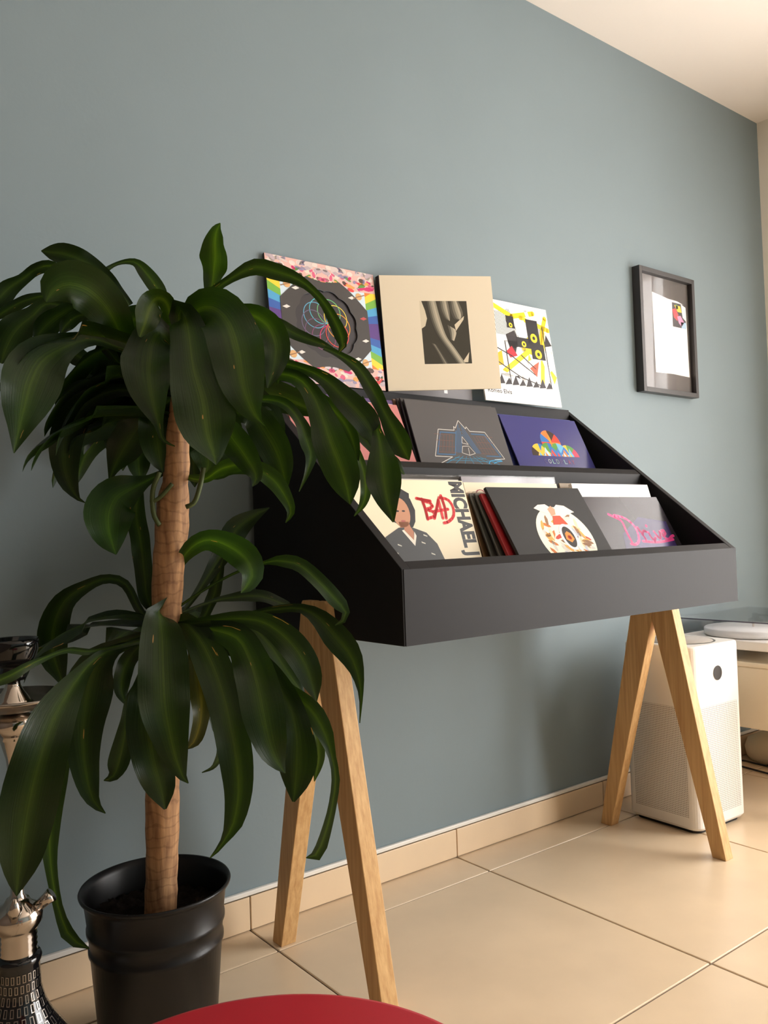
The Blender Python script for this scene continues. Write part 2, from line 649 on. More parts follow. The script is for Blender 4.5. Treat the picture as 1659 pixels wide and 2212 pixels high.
def rainbow_art():
    P = []
    # rainbow rays on both sides meeting at the middle of each edge
    for s in (0, 1):
        for q in (0, 1):
            for i, c in enumerate(RB):
                va, vb = 1 - i / 14.0, 1 - (i + 1) / 14.0
                pts = [(0, va), (0, vb), (0.19, 0.5 + (vb - 0.5) * 0.66), (0.19, 0.5 + (va - 0.5) * 0.66)]
                if q:
                    pts = [(a, 1 - b) for a, b in pts]
                if s:
                    pts = [(1 - a, b) for a, b in pts]
                P.append((1, c, pts))
    # pale cloud panels
    for s in (0, 1):
        for q in (0, 1):
            pts = [(0.12, 0.80), (0.36, 0.86), (0.14, 0.56)]
            pts = [(0.11, 0.84), (0.33, 0.86), (0.13, 0.55), (0.11, 0.55)]
            P.append((2, (206, 222, 232), [((1 - a) if s else a, (1 - b) if q else b) for a, b in pts]))
    # flower and butterfly bands, top and bottom
    rnd = random.Random(3)
    pal = [(206, 48, 108), (226, 70, 70), (238, 190, 176), (96, 148, 70), (236, 214, 196), (86, 66, 60), (216, 96, 130), (210, 196, 200), (150, 140, 170), (240, 160, 90)]
    for q in (0, 1):
        band = [(0, 0.999), (0.999, 0.999), (0.999, 0.83), (0.80, 0.82), (0.62, 0.80), (0.38, 0.80), (0.2, 0.82), (0, 0.83)]
        P.append((3, (226, 180, 170), [(a, (1 - b) if q else b) for a, b in band]))
        for i in range(90):
            u = rnd.random() * 0.5
            v = 0.82 + rnd.random() * 0.17
            c = pal[rnd.randrange(len(pal))] if v < 0.93 else [(214, 196, 190), (190, 170, 176), (150, 140, 165), (226, 210, 200)][rnd.randrange(4)]
            r1, r2 = 0.012 + rnd.random() * 0.05, 0.008 + rnd.random() * 0.018
            a = rnd.random() * 3
            e = [(u + r1 * math.cos(a) * math.cos(k * 0.9) - r2 * math.sin(a) * math.sin(k * 0.9), v + 0.5 * r1 * math.sin(a) * math.cos(k * 0.9) + r2 * math.cos(a) * math.sin(k * 0.9)) for k in range(7)]
            for s in (0, 1):
                pp = [((1 - x) if s else x, (1 - y) if q else y) for x, y in e]
                P.append((4 + i // 18, c, pp))
        for s in (0.40, 0.60):
            P.append((10, (70, 130, 60), [(s + (a - .5) * .9, (1 - b) if q else b) for a, b in [(.38, .83), (.45, .80), (.55, .80), (.62, .83), (.5, .86)]]))
            P.append((11, (220, 110, 40), circle(s, 0.165 if q else 0.835, 0.02, 10, 0.03)))
    return P


def hole_pts(n=96, r=0.285, c=(0.5, 0.5)):
    out = []
    for i in range(n):
        a = 2 * math.pi * i / n
        rr = r * (0.945 + 0.055 * abs(math.sin(a * 6)))
        out.append((c[0] + rr * math.cos(a), c[1] + rr * math.sin(a)))
    return out


def to_square(p, half=0.5):
    dx, dy = p[0] - 0.5, p[1] - 0.5
    k = half / max(abs(dx), abs(dy))
    return (0.5 + dx * k, 0.5 + dy * k)


def octa(p):
    a = math.atan2(p[1] - .5, p[0] - .5)
    seg = math.pi / 4
    b = (a + seg / 2) % seg - seg / 2
    rr = 0.40 / math.cos(b)
    rr *= 1 - 0.13 * abs(math.sin(a)) ** 8
    return (0.5 + rr * math.cos(a), 0.5 + rr * math.sin(a))


root = empty('record_sleeve', (0.9530, -0.046, 1.2068), (math.radians(-7.0), 0, 0))
tag(root, 'record sleeve with rainbow collage border and die-cut dark centre, leaning on the wall', 'record', 'records in the stand')
w, h, th = 0.312, 0.302, 0.0035
bm = bmesh.new()
add_box(bm, (0, th, 0), (w, th + 0.004, h), 0.0008)
obj_bm('back_card', bm, card((34, 32, 33), 0.5), root)
H = hole_pts()
n = len(H)
vs, fs = [], []
for yy in (0.0, th):
    vs += [(u * w, yy, v * h) for u, v in H]
    vs += [((lambda q: (q[0] * w, yy, q[1] * h))(to_square(p))) for p in H]
for i in range(n):
    j = (i + 1) % n
    fs.append((i, j, n + j, n + i))
    fs.append((2 * n + i, 3 * n + i, 3 * n + j, 2 * n + j))
    fs.append((i, 2 * n + i, 2 * n + j, j))
    fs.append((n + i, n + j, 3 * n + j, 3 * n + i))
# square corners need their own points
obj('front_card', vs, fs, card((52, 50, 50), 0.5), root)
P = rainbow_art()
for i in range(n):
    a, b = H[i], H[(i + 1) % n]
    P.append((12, (70, 66, 64), [a, b, octa(b), octa(a)]))
# little pale ornaments round the dark field
for k in range(12):
    a = math.pi / 12 + k * math.pi / 6
    if abs(math.sin(a)) > 0.9:
        continue
    cx, cy = .5 + .365 * math.cos(a), .5 + .365 * math.sin(a)
    c = (226, 220, 212) if k % 3 else (190, 80, 80)
    P.append((13, c, [(cx - .035, cy - .004), (cx, cy - .014), (cx + .035, cy + .004), (cx + .004, cy + .016)]))
for s in (0, 1):
    for q in (0, 1):
        cx, cy = (0.83 if s else 0.17), (0.22 if q else 0.78)
        P.append((13, (214, 166, 110), circle(cx, cy, .030, 14)))
        P += stroke([(cx - .055, cy - .02), (cx + .055, cy + .02)], .008, (150, 110, 80), 14)
HP = set()
clean = []
for lay, c, pts in P:
    if lay < 12 and all(math.hypot(x - .5, y - .5) < 0.27 for x, y in pts):
        continue
    clean.append((lay, c, pts))
art_mesh('cover_print', [(0, (120, 150, 180), [H[i], H[(i + 1) % n], to_square(H[(i + 1) % n]), to_square(H[i])]) for i in range(n)] + clean, w, h, 0.0, M['print'], root)
# inner print: interlaced rings in rainbow colours on the recessed card
P = [(0, (58, 54, 56), circle(.5, .5, .30, 48))]
for k in range(10):
    a = 2 * math.pi * k / 10
    ca = [(86, 190, 205), (100, 170, 200), (110, 100, 130), (110, 80, 110), (130, 70, 110), (206, 60, 110), (226, 80, 70), (236, 160, 50), (240, 216, 70), (110, 190, 120)][(k + 7) % 10]
    for rr in (0.105,):
        P += stroke(circle(.5 + .115 * math.cos(a), .5 + .115 * math.sin(a), rr, 30), .0065, ca, 1 + k, True)
art_mesh('inner_print', P, w, h, th, M['print'], root)

# --- top ledge: half-open gatefold in cream --------------------------------------------
root = empty('gatefold_record', (1.2730, -0.046, 1.2070), (math.radians(-4.5), 0, 0))
tag(root, 'half-open cream gatefold record with a small black and white photo', 'record', 'records in the stand')
w, h = 0.300, 0.298
bm = bmesh.new()
add_box(bm, (0, 0.012, 0), (w, 0.016, h), 0.001)
obj_bm('back_cover', bm, card((112, 108, 110), 0.5), root)
art_mesh('inner_print', [(0, (120, 116, 118), rect(0.002, 0.002, .998, .998)), (1, (236, 230, 228), rect(.66, .045, .70, .085))]
         + lettering('2', (236, 230, 228), 1, lambda a, b: (.36 + .03 * a, .055 + .045 * b)), w, h, 0.012, M['print'], root)
bm = bmesh.new()
add_box(bm, (-0.0005, 0.0, 0), (0.004, 0.0125, h), 0.001)
obj_bm('spine', bm, card((40, 38, 38), 0.5), root)
fc = empty('front_cover', (0, 0, 0), (0, 0, math.radians(-24)))
fc.parent = root
bm = bmesh.new()
add_box(bm, (0, 0, 0), (w, 0.004, h), 0.001)
obj_bm('card', bm, card((236, 220, 190), 0.4), fc)
P = [(0, (252, 238, 212), rect(.002, .002, .998, .998))]
a0, b0, a1, b1 = .335, .225, .755, .775
P.append((1, (72, 68, 58), rect(a0, b0, a1, b1)))


def ph(u, v):
    return (a0 + (a1 - a0) * u, b0 + (b1 - b0) * v)


# soft abstract light and dark bands in the small photo
def band(pts_l, pts_r, cols, layer):
    n = len(cols)
    L, R = spline([(*p,) for p in pts_l], 18), spline([(*p,) for p in pts_r], 18)
    out = []
    for i in range(n):
        for k in range(17):
            q = []
            for (LL, RR, f) in ((L[k], R[k], i / n), (L[k], R[k], (i + 1) / n), (L[k + 1], R[k + 1], (i + 1) / n), (L[k + 1], R[k + 1], i / n)):
                q.append(ph(LL[0] + (RR[0] - LL[0]) * f, LL[1] + (RR[1] - LL[1]) * f))
            out.append((layer, cols[i], q))
    return out


P.append((2, (238, 224, 196), [ph(*q) for q in [(0, 1), (0, .56), (.08, .60), (.13, .72), (.1, .85), (.04, 1)]]))
P.append((2, (240, 226, 198), [ph(*q) for q in [(.80, .02), (.96, .18), (.92, .02)]]))
P.append((2, (238, 224, 196), [ph(*q) for q in [(.70, .62), (.92, .76), (.90, .70), (.72, .52)]]))
g = [(70, 66, 58), (96, 92, 80), (140, 134, 118), (182, 174, 154), (206, 196, 174), (176, 168, 148)]
P += band([(.12, 1), (.18, .7), (.30, .45), (.5, .2), (.66, 0)], [(.34, 1), (.40, .75), (.50, .45), (.66, .25), (.86, 0)], g, 3)
P += band([(.40, 1), (.42, .85), (.50, .72), (.60, .68)], [(.60, 1), (.62, .85), (.62, .75), (.61, .68)], [(84, 80, 70), (120, 116, 102), (168, 160, 142), (200, 190, 168), (130, 124, 110)], 3)
P += band([(.64, 1), (.64, .85), (.70, .72), (.80, .70)], [(.82, 1), (.88, .88), (.90, .78), (.84, .70)], [(90, 86, 76), (130, 124, 110), (176, 168, 148), (206, 196, 174), (120, 114, 100)], 3)
P += band([(.55, .62), (.58, .5), (.60, .38)], [(.70, .55), (.72, .48), (.66, .36)], [(110, 106, 94), (180, 172, 152), (214, 204, 182)], 3)
P += band([(.16, .34), (.26, .2), (.36, 0)], [(.28, .30), (.38, .16), (.50, 0)], [(76, 72, 62), (110, 104, 92), (150, 144, 126), (92, 88, 78)], 4)
art_mesh('cover_print', P, w, h, 0.0, M['print'], fc)

# --- top ledge: white sleeve with yellow and black comic shapes --------------------------
rnd = random.Random(11)
P = []
YEL, BLK = (238, 206, 40), (50, 44, 46)
for i in range(26):
    cx, cy = .05 + rnd.random() * .9, .2 + rnd.random() * .75
    r = .03 + rnd.random() * .09
    k = rnd.randrange(3, 6)
    a0_ = rnd.random() * 6
    P.append((1 + i // 9, [YEL, BLK, (250, 248, 244), (196, 190, 186)][rnd.randrange(4)],
              [(cx + r * math.cos(a0_ + 6.283 * j / k) * (.6 + .6 * rnd.random()), max(.16, cy + r * math.sin(a0_ + 6.283 * j / k))) for j in range(k)]))
for i in range(26):                                   # hatching
    P += stroke([(.02 + i * .018, .93), (.10 + i * .018, .66)], .006, (70, 64, 64), 4)
P.append((5, (250, 248, 244), [(.0, .999), (.55, .999), (.40, .90), (.0, .86)]))
for pts in ([(.26, .95), (.50, .86), (.80, .93)], [(.62, .86), (.98, .78)], [(.30, .30), (.80, .62)], [(.82, .60), (.96, .9)], [(.78, .2), (.9, .75)]):
    P += stroke(pts, .05, YEL, 6)
for pts in ([(.95, .15), (.70, .95)], [(.99, .55), (.62, .40)], [(.05, .35), (.6, .18)], [(.1, .22), (.7, .34)]):
    P += stroke(pts, .045, (252, 250, 246), 7)
for (a, b, c, d, s) in ((.42, .74, .52, .86, .022), (.68, .62, .84, .86, .042), (.52, .56, .70, .66, .028), (.70, .46, .88, .62, .042)):
    P.append((8, (40, 36, 38), rect(a, b, c, d)))
    P.append((9, YEL, circle((a + c) / 2, b + s * 1.3, s * 1.1, 20)))
    P.append((10, (40, 36, 38), circle((a + c) / 2, b + s * 1.3, s * .45, 14)))
P.append((8, (250, 246, 242), rect(.53, .68, .66, .84)))
P.append((8, (190, 40, 54), [(.36, .50), (.44, .56), (.50, .47), (.40, .44)]))
P.append((8, (226, 96, 70), [(.64, .36), (.78, .44), (.72, .28)]))
P.append((8, (216, 180, 36), [(.14, .42), (.30, .50), (.30, .36), (.16, .34)]))
P += [(9, BLK, [(.1 + i * .09, .17), (.16 + i * .09, .24 + .03 * (i % 2)), (.19 + i * .09, .18)]) for i in range(9)]
for a, b in (((.14, .56), (.42, .46)), ((.42, .46), (.70, .30)), ((.2, .40), (.5, .26)), ((.5, .26), (.75, .2)), ((.36, .6), (.36, .2)), ((.9, .18), (.9, .8)), ((.55, .48), (.72, .36))):
    P += stroke([a, b], .010, BLK, 11)
P.append((12, (252, 250, 246), rect(0.002, 0.002, .998, .155)))
P += lettering('Romeo Elvis', (60, 52, 52), 13, lambda a, b: (.045 + .30 * a, .080 + .042 * b), 1.0, 0.02)
sleeve('white record sleeve with yellow and black comic shapes, leaning on the wall', (1.592, -0.064, 1.2062), 9.0, (252, 250, 246), P)

# --- middle bin ------------------------------------------------------------------------
ZM = 0.8752


def bin_loc(x, ytop, ztop, tilt, h=SH):
    a = math.radians(tilt)
    return (x, ytop - h * math.sin(a), ztop - h * math.cos(a))


def put(label, x, yt, zt, tilt, col, polys=(), **k):
    return sleeve(label, bin_loc(x, yt, zt, tilt, k.get('h', SH)), tilt, col, polys, **k)


P = [(1, (236, 196, 40), circle(.32, .44, .22, 30, .14)), (2, (60, 44, 36), circle(.36, .47, .17, 30, .10)), (3, (205, 132, 126), circle(.38, .49, .15, 30, .085)),
     (2, (190, 110, 60), [(.55, .30), (.70, .48), (.78, .42), (.66, .26)])]
put('dusty pink record sleeve in the middle bin, behind the plant leaves', 0.9225, -0.126, 1.158, 25, (196, 122, 118), P)
put('white-edged record sleeve just behind the dusty pink one', 0.921, -0.112, 1.162, 23, (232, 224, 214), None)
put('record sleeve with a purple top edge at the back of the middle bin', 0.940, -0.088, 1.176, 16, (92, 62, 120), None)
LN = [(206, 200, 192), (66, 104, 140), (120, 84, 74)]
P = []
P += stroke([(.16, .50), (.27, .745), (.44, .745), (.445, .78), (.46, .765), (.515, .84), (.57, .765), (.585, .785), (.61, .745), (.78, .745), (.92, .50), (.80, .49)], .006, LN[0], 1)
P += stroke([(.16, .50), (.34, .50), (.20, .44)], .006, LN[0], 1)
P += stroke([(.19, .52), (.285, .72), (.445, .72)], .010, LN[1], 2)
P += stroke([(.19, .52), (.375, .52), (.46, .74)], .010, LN[1], 2)
P += stroke([(.62, .72), (.765, .72), (.885, .52), (.72, .52)], .010, LN[1], 2)
for k in range(4):
    P += stroke([(.40 + k * .014, .54), (.50 + .004 * k, .80 - k * .03)], .006, LN[1], 3)
    P += stroke([(.66 - k * .014, .54), (.53 - .004 * k, .80 - k * .03)], .006, LN[1], 3)
for s in (0, 1):
    for k in range(5):
        a = .215 + .033 * k
        P += stroke([((1.04 - a) if s else a, .54), ((1.04 - a - .06) if s else (a + .06), .70)], .004, LN[2], 4)
    for v in (.54, .59, .645, .70):
        P += stroke([((.85) if s else .21, v), ((.66) if s else .40, v)], .004, LN[2], 4)
P += stroke([(.505, .69), (.485, .63), (.55, .62), (.505, .69)], .005, LN[0], 5)
P += stroke([(.48, .60), (.55, .605), (.60, .54), (.53, .52), (.455, .54), (.48, .60)], .005, LN[0], 5)
P += stroke([(.54, .59), (.53, .52)], .005, LN[0], 5)
for k in range(7):
    P += stroke([(.42 + k * .035, .51), (.25 + k * .10, .44)], .004, (58, 140, 176), 6)
P += stroke([(.28, .47), (.80, .47)], .004, (58, 140, 176), 6)
P += stroke([(.36, .495), (.52, .485), (.70, .495)], .004, (58, 140, 176), 6)
P += stroke([(.72, .45), (.74, .475), (.80, .485), (.86, .487), (.88, .478), (.82, .47), (.78, .455)], .007, (70, 170, 220), 7)
put('charcoal record sleeve with a thin-line triangle drawing, middle bin centre', 1.268, -0.111, 1.178, 20, (82, 78, 77), P, pm='print_matte')
for i, (dx, dy, dz, c, lab) in enumerate([(-.004, .010, .004, (40, 36, 36), 'thin black record sleeve next behind the charcoal triangle sleeve'),
                                          (-.007, .020, .004, (58, 48, 44), 'dark brown record sleeve second behind the charcoal triangle sleeve'),
                                          (-.010, .030, .004, (120, 84, 60), 'record sleeve with an orange and yellow top edge behind the triangle sleeve')]):
    put(lab, 1.268 + dx, -0.111 + dy, 1.178 + dz, 19 - i * 1.5, c, None, th=.005)
# blue sleeve with a coloured mosaic
P = []
BL = (66, 66, 122)
cx, cy, R = .53, .585, .31
pal = [(226, 76, 62), (238, 190, 70), (92, 150, 72), (110, 180, 214), (64, 120, 186), (186, 216, 226), (70, 58, 52), (206, 60, 90), (240, 130, 70)]
rnd = random.Random(4)
lobes = [(cx - .185, cy + .0, .125), (cx + .185, cy + .0, .125), (cx, cy + .15, .125), (cx - .06, cy + .02, .12), (cx + .06, cy + .02, .12), (cx, cy - .01, .10)]
for (a, b, r) in lobes:
    nseg = 8
    for k in range(nseg):
        t0, t1 = math.pi * 2 * k / nseg, math.pi * 2 * (k + 1) / nseg
        q = [(a, b)] + [(a + r * math.cos(t0 + (t1 - t0) * j / 5), max(.585, b + r * 1.02 * math.sin(t0 + (t1 - t0) * j / 5))) for j in range(6)]
        if min(p[1] for p in q) >= .585 and max(p[1] for p in q) - .585 > .01:
            P.append((1 + lobes.index((a, b, r)), pal[rnd.randrange(len(pal))], q))
for k in range(6):
    a = cx - .24 + k * .08
    P.append((8, pal[(k * 4 + 1) % 9], [(a, .585), (a + .08, .585), (a + .05, .66 + .02 * (k % 2))]))
    P.append((9, pal[(k * 5 + 3) % 9], [(a + .02, .585), (a + .05, .585), (a + .03, .63)]))
P.append((10, (238, 150, 60), [(cx - .008, cy + .10), (cx + .012, cy + .18), (cx + .0, cy + .25), (cx - .022, cy + .18)]))
for i, (ch, c) in enumerate(zip('COLDPLAY', [(96, 80, 130), (190, 200, 190), (150, 190, 180), (150, 170, 160), (100, 80, 130), (160, 190, 190), (170, 90, 120), (160, 80, 110)])):
    P += lettering(ch, c, 11, lambda a, b, i=i: (.335 + i * .052 + .034 * a, .505 + .045 * b))
put('dark blue record sleeve with a colourful mosaic fan, middle bin right', 1.608, -0.094, 1.164, 26, BL, P, pm='print_gloss')
put('deep blue record sleeve hidden close behind the mosaic fan sleeve', 1.604, -0.082, 1.168, 24, (58, 66, 130), None)

# --- front bin ---------------------------------------------------------------------------
INK = (58, 56, 56)
P = []
P += [(1, CRM, rect(.79, .002, .998, .998))]
P += lettering('MICHAEL J', INK, 2, lambda a, b: (.825 + .165 * b, .992 - .545 * a), 1.0, 0.05)
P.append((3, (32, 30, 32), [(.30, .92), (.36, .95), (.44, .93), (.49, .86), (.51, .78), (.49, .70), (.46, .66), (.40, .66), (.31, .70), (.28, .80)]))
P.append((4, (196, 138, 104), circle(.385, .765, .075, 24, .105)))
P.append((4, (186, 124, 92), [(.35, .70), (.43, .70), (.46, .58), (.36, .58)]))
P.append((5, (32, 30, 32), [(.30, .80), (.34, .87), (.42, .87), (.47, .80), (.49, .90), (.40, .95), (.30, .90)]))
P.append((6, (60, 40, 34), circle(.41, .775, .014, 10, .007)))
P.append((6, (60, 40, 34), circle(.36, .775, .014, 10, .007)))
P.append((6, (170, 90, 80), circle(.39, .705, .020, 10, .007)))
P.append((7, (62, 62, 62), [(.10, .30), (.12, .52), (.22, .60), (.34, .66), (.45, .66), (.56, .62), (.63, .54), (.70, .30)]))
P.append((8, (236, 226, 208), [(.36, .64), (.44, .53), (.47, .60), (.46, .63), (.44, .57), (.38, .645)]))
P.append((8, (186, 124, 92), [(.38, .64), (.44, .57), (.455, .63), (.44, .66), (.385, .66)]))
for q in ((.30, .55), (.26, .50), (.50, .56), (.53, .61), (.56, .48)):
    P.append((9, (200, 196, 180), [(q[0], q[1]), (q[0] + .03, q[1] - .012), (q[0] + .03, q[1] - .02), (q[0], q[1] - .01)]))
RED = (228, 48, 52)
for s in ([(.545, .865), (.60, .855), (.66, .845)], [(.59, .86), (.60, .79), (.60, .715)], [(.60, .845), (.66, .83), (.665, .80), (.61, .785), (.67, .765), (.665, .735), (.60, .72)],
          [(.66, .72), (.70, .79), (.735, .855)], [(.735, .855), (.735, .72)], [(.675, .77), (.80, .785)], [(.765, .885), (.775, .80), (.765, .72)], [(.745, .87), (.82, .855), (.85, .80), (.835, .735), (.78, .695), (.735, .685)]):
    P += stroke(spline(s, 12) if len(s) > 2 else s, .022, RED, 10)
put('cream record sleeve with red brush lettering and a man in black, front bin', 0.9245, -0.341, 0.962, 17.5, CRM, P)
f = put('clear-bagged white record sleeve behind the cream one with red lettering', 0.927, -0.326, 0.966, 17, (214, 208, 200), None)
film(f, over=.010)
# dark sleeve with an oval emblem
P = [(1, (250, 238, 214), circle(.575, .545, .285, 48, .275))]
rnd = random.Random(9)
for i in range(70):
    a, r = rnd.random() * 6.283, math.sqrt(rnd.random()) * .24
    u, v = .575 + r * math.cos(a), .53 + r * math.sin(a) * .95
    c = [(226, 170, 90), (206, 120, 60), (236, 206, 160), (196, 70, 56), (214, 206, 196), (240, 220, 180), (150, 110, 80), (190, 190, 200)][rnd.randrange(8)]
    e = rnd.random() * 3
    P.append((2 + i // 18, c, [(u + (.05 * math.cos(e) * math.cos(k) - .016 * math.sin(e) * math.sin(k)), v + (.05 * math.sin(e) * math.cos(k) + .016 * math.cos(e) * math.sin(k))) for k in (0, 1, 2, 3, 4, 5)]))
P.append((7, (246, 232, 216), [(.38, .81), (.44, .84), (.52, .845), (.58, .80), (.64, .84), (.72, .83), (.80, .77), (.70, .75), (.60, .72), (.50, .76), (.44, .78)]))
P.append((8, (214, 160, 130), [(.52, .80), (.57, .83), (.60, .80), (.58, .75), (.53, .74)]))
P.append((8, (206, 84, 60), [(.54, .74), (.62, .74), (.66, .66), (.50, .66)]))
P.append((9, (250, 246, 240), circle(.60, .55, .085, 30, .115)))
P.append((10, (60, 54, 52), circle(.60, .55, .060, 30, .092)))
P.append((11, (226, 140, 60), [(.555, .53), (.57, .58), (.60, .60), (.63, .58), (.645, .53), (.60, .50)]))
P.append((11, (206, 70, 56), circle(.60, .545, .02, 12)))
P += stroke([(.60, .50), (.68, .42)], .022, (250, 246, 240), 9)
put('black record sleeve with a round cream and orange emblem, front bin centre', 1.286, -0.359, 0.948, 32, (44, 43, 42), P, pm='print_matte', th=.008, edge=(40, 36, 36))
put('bright red record sleeve right behind the round-emblem one', 1.274, -0.3555, 0.934, 30, (170, 36, 40), None, th=.008)
for i, (x, yt, zt, tl, c, lab) in enumerate([(1.270, -.3425, .936, 27, (96, 96, 86), 'clear-bagged grey record sleeve behind the bright red one'),
                                             (1.264, -.3325, .936, 24, (110, 108, 98), 'clear-bagged olive grey record sleeve, second behind the bright red one')]):
    f = put(lab, x, yt, zt, tl, c, None, th=.006, h=.292)
    film(f, th=.006, over=.004, h=.292)
put('thin dark brown record sleeve with a worn tan edge, front bin centre', 1.2600, -0.3215, 0.938, 20, (70, 48, 36), None, th=.003, h=.292, edge=(150, 116, 78))
P = lettering('OUR', (150, 50, 50), 1, lambda a, b: (.10 + .28 * a, .885 + .06 * b))
put('cream record sleeve with dark red capitals behind the round-emblem one', 1.268, -0.3085, 0.962, 16, (248, 228, 196), P, th=.004, edge=(236, 214, 180))
f = put('clear-bagged silver grey record sleeve at the back of the front bin', 1.272, -0.2975, 0.976, 13, (150, 142, 148), None, th=.006)
film(f, th=.006, over=.004)
put('tan and teal record sleeve in the gap left of the white sleeve', 1.590, -0.308, 0.964, 15, (150, 130, 100), [(1, (70, 110, 110), rect(.9, .9, .998, .998))], th=.004)
# black and purple sleeve with pink brush script
P = [(1, (52, 40, 84), [(.05, .1), (.9, .3), (.95, .75), (.6, .8), (.3, .65)]), (2, (66, 48, 110), circle(.62, .55, .20, 30, .12))]
PK = (226, 70, 140)
for s in ([(.235, .83), (.30, .80), (.36, .76), (.35, .66), (.355, .55)], [(.30, .82), (.42, .79), (.49, .71), (.47, .60), (.40, .545), (.33, .55)], [(.52, .70), (.54, .63), (.55, .585)], [(.535, .63), (.575, .665), (.61, .655)],
          [(.63, .65), (.635, .60), (.66, .575), (.69, .60)], [(.645, .71), (.65, .715)], [(.71, .655), (.745, .585), (.79, .655)], [(.80, .61), (.85, .63), (.86, .66), (.82, .66), (.81, .60), (.86, .575), (.91, .60), (.95, .61)], [(.50, .57), (.70, .555), (.92, .575)]):
    P += stroke(spline(s, 12) if len(s) > 2 else s, .026, PK, 3)
put('black and purple record sleeve with pink brush script, front bin right', 1.617, -0.350, 0.928, 29, (44, 40, 46), P, pm='print_gloss', edge=(40, 36, 40))
P = [(1, (214, 206, 226), circle(.60, .93, .04, 18)), (1, (226, 220, 232), circle(.75, .925, .03, 18))]
put('plain white record sleeve with pale lilac spots, front bin right', 1.607, -0.331, 0.962, 17, (246, 240, 232), P, th=.010)

# ------------------------------------------------------------------ framed page on the wall
fx0, fx1, fz0, fz1, fd = 2.360, 2.683, 1.2985, 1.7185, 0.030
fr = tag(empty('picture_frame', ((fx0 + fx1) / 2, 0, (fz0 + fz1) / 2)), 'black framed white page with a small colour picture hanging on the blue wall', 'picture frame')
FO = -Vector(fr.location)
bw = 0.016
for a, b in (((fx0, fz0), (fx0 + bw, fz1)), ((fx1 - bw, fz0), (fx1, fz1)), ((fx0 + bw, fz0), (fx1 - bw, fz0 + bw)), ((fx0 + bw, fz1 - bw), (fx1 - bw, fz1))):
    o = box('frame_bar', (a[0], -fd, a[1]), (b[0], -0.001, b[1]), M['frame_black'], fr, 0.0008)
    o.location = FO
o = box('backing_board', (fx0 + bw, -0.012, fz0 + bw), (fx1 - bw, -0.002, fz1 - bw), M['mat_board'], fr)
o.location = FO
pw, phh = 0.205, 0.275
pg = art_mesh('page', [(0, (250, 248, 244), [(.02, .0), (.5, .012), (.999, .0), (.985, .3), (.98, .6), (.965, .84), (.96, .90), (.9, .93), (.72, .955), (.45, .96), (.0, .999), (.01, .5)]),
                       (1, (60, 56, 62), rect(.56, .62, .955, .93)), (2, (206, 70, 80), [(.56, .84), (.66, .86), (.74, .78), (.70, .70), (.60, .74)]), (2, (236, 206, 60), [(.62, .90), (.80, .90), (.84, .82), (.72, .82)]),
                       (2, (110, 180, 90), [(.66, .91), (.72, .91), (.74, .86), (.68, .85)]), (3, (226, 150, 190), [(.70, .76), (.80, .78), (.90, .70), (.82, .64), (.74, .68)]), (3, (170, 200, 226), [(.80, .70), (.955, .70), (.955, .62), (.82, .62)]),
                       (3, (240, 238, 236), [(.82, .93), (.955, .90), (.955, .72), (.86, .76)])], pw, phh, 0.0, M['print'], fr)
pg.location = FO + Vector((2.452, -0.0125, 1.372))
o = box('glass', (fx0 + bw, -0.0205, fz0 + bw), (fx1 - bw, -0.0190, fz1 - bw), M['frame_glass'], fr)
o.location = FO

# ------------------------------------------------------------------ air purifier


def perforated():
    m = bpy.data.materials.new('perforated_white_plastic')
    m.use_nodes = True
    n, l = m.node_tree.nodes, m.node_tree.links
    b = n['Principled BSDF']
    b.inputs['Roughness'].default_value = 0.35
    tc = n.new('ShaderNodeTexCoord')
    sp = n.new('ShaderNodeSeparateXYZ')
    l.new(tc.outputs['Object'], sp.inputs[0])

    def math_(op, a, bb=None):
        q = n.new('ShaderNodeMath')
        q.operation = op
        for i, v in enumerate((a, bb)):
            if v is None:
                continue
            if isinstance(v, (int, float)):
                q.inputs[i].default_value = v
            else:
                l.new(v, q.inputs[i])
        return q.outputs[0]
    pitch = 0.0072
    hsum = math_('ADD', sp.outputs['X'], sp.outputs['Y'])
    a = math_('ADD', hsum, sp.outputs['Z'])
    c = math_('SUBTRACT', hsum, sp.outputs['Z'])
    sa = math_('SINE', math_('MULTIPLY', a, 2 * math.pi / (pitch * 1.41)))
    sb = math_('SINE', math_('MULTIPLY', c, 2 * math.pi / (pitch * 1.41)))
    hole = math_('GREATER_THAN', math_('MULTIPLY', sa, sb), 0.32)
    mx = n.new('ShaderNodeMix')
    mx.data_type = 'RGBA'
    l.new(hole, mx.inputs['Factor'])
    mx.inputs['A'].default_value = lin((236, 232, 226))
    mx.inputs['B'].default_value = lin((120, 108, 98))
    l.new(mx.outputs['Result'], b.inputs['Base Color'])
    return m


M['perf'] = perforated()
pur = tag(empty('air_purifier', (2.180, -0.238, 0), (0, 0, math.radians(-2))), 'tall white perforated air purifier standing behind the right oak legs', 'air purifier')
HW = 0.118
bm = bmesh.new()


def rrect(hw, r, n=6):
    out = []
    for cx, cy, a0 in ((hw - r, hw - r, 0), (-hw + r, hw - r, 90), (-hw + r, -hw + r, 180), (hw - r, -hw + r, 270)):
        for k in range(n + 1):
            a = math.radians(a0 + 90 * k / n)
            out.append((cx + r * math.cos(a), cy + r * math.sin(a)))
    return out


def loft(name, rings, m, parent, caps=(True, True)):
    bm = bmesh.new()
    R = [[bm.verts.new((x, y, z)) for x, y in ring] for ring, z in rings]
    n = len(R[0])
    for a, b in zip(R[:-1], R[1:]):
        for i in range(n):
            bm.faces.new((a[i], a[(i + 1) % n], b[(i + 1) % n], b[i]))
    if caps[0]:
        bm.faces.new(R[0])
    if caps[1]:
        bm.faces.new(R[-1])
    return obj_bm(name, bm, m, parent)


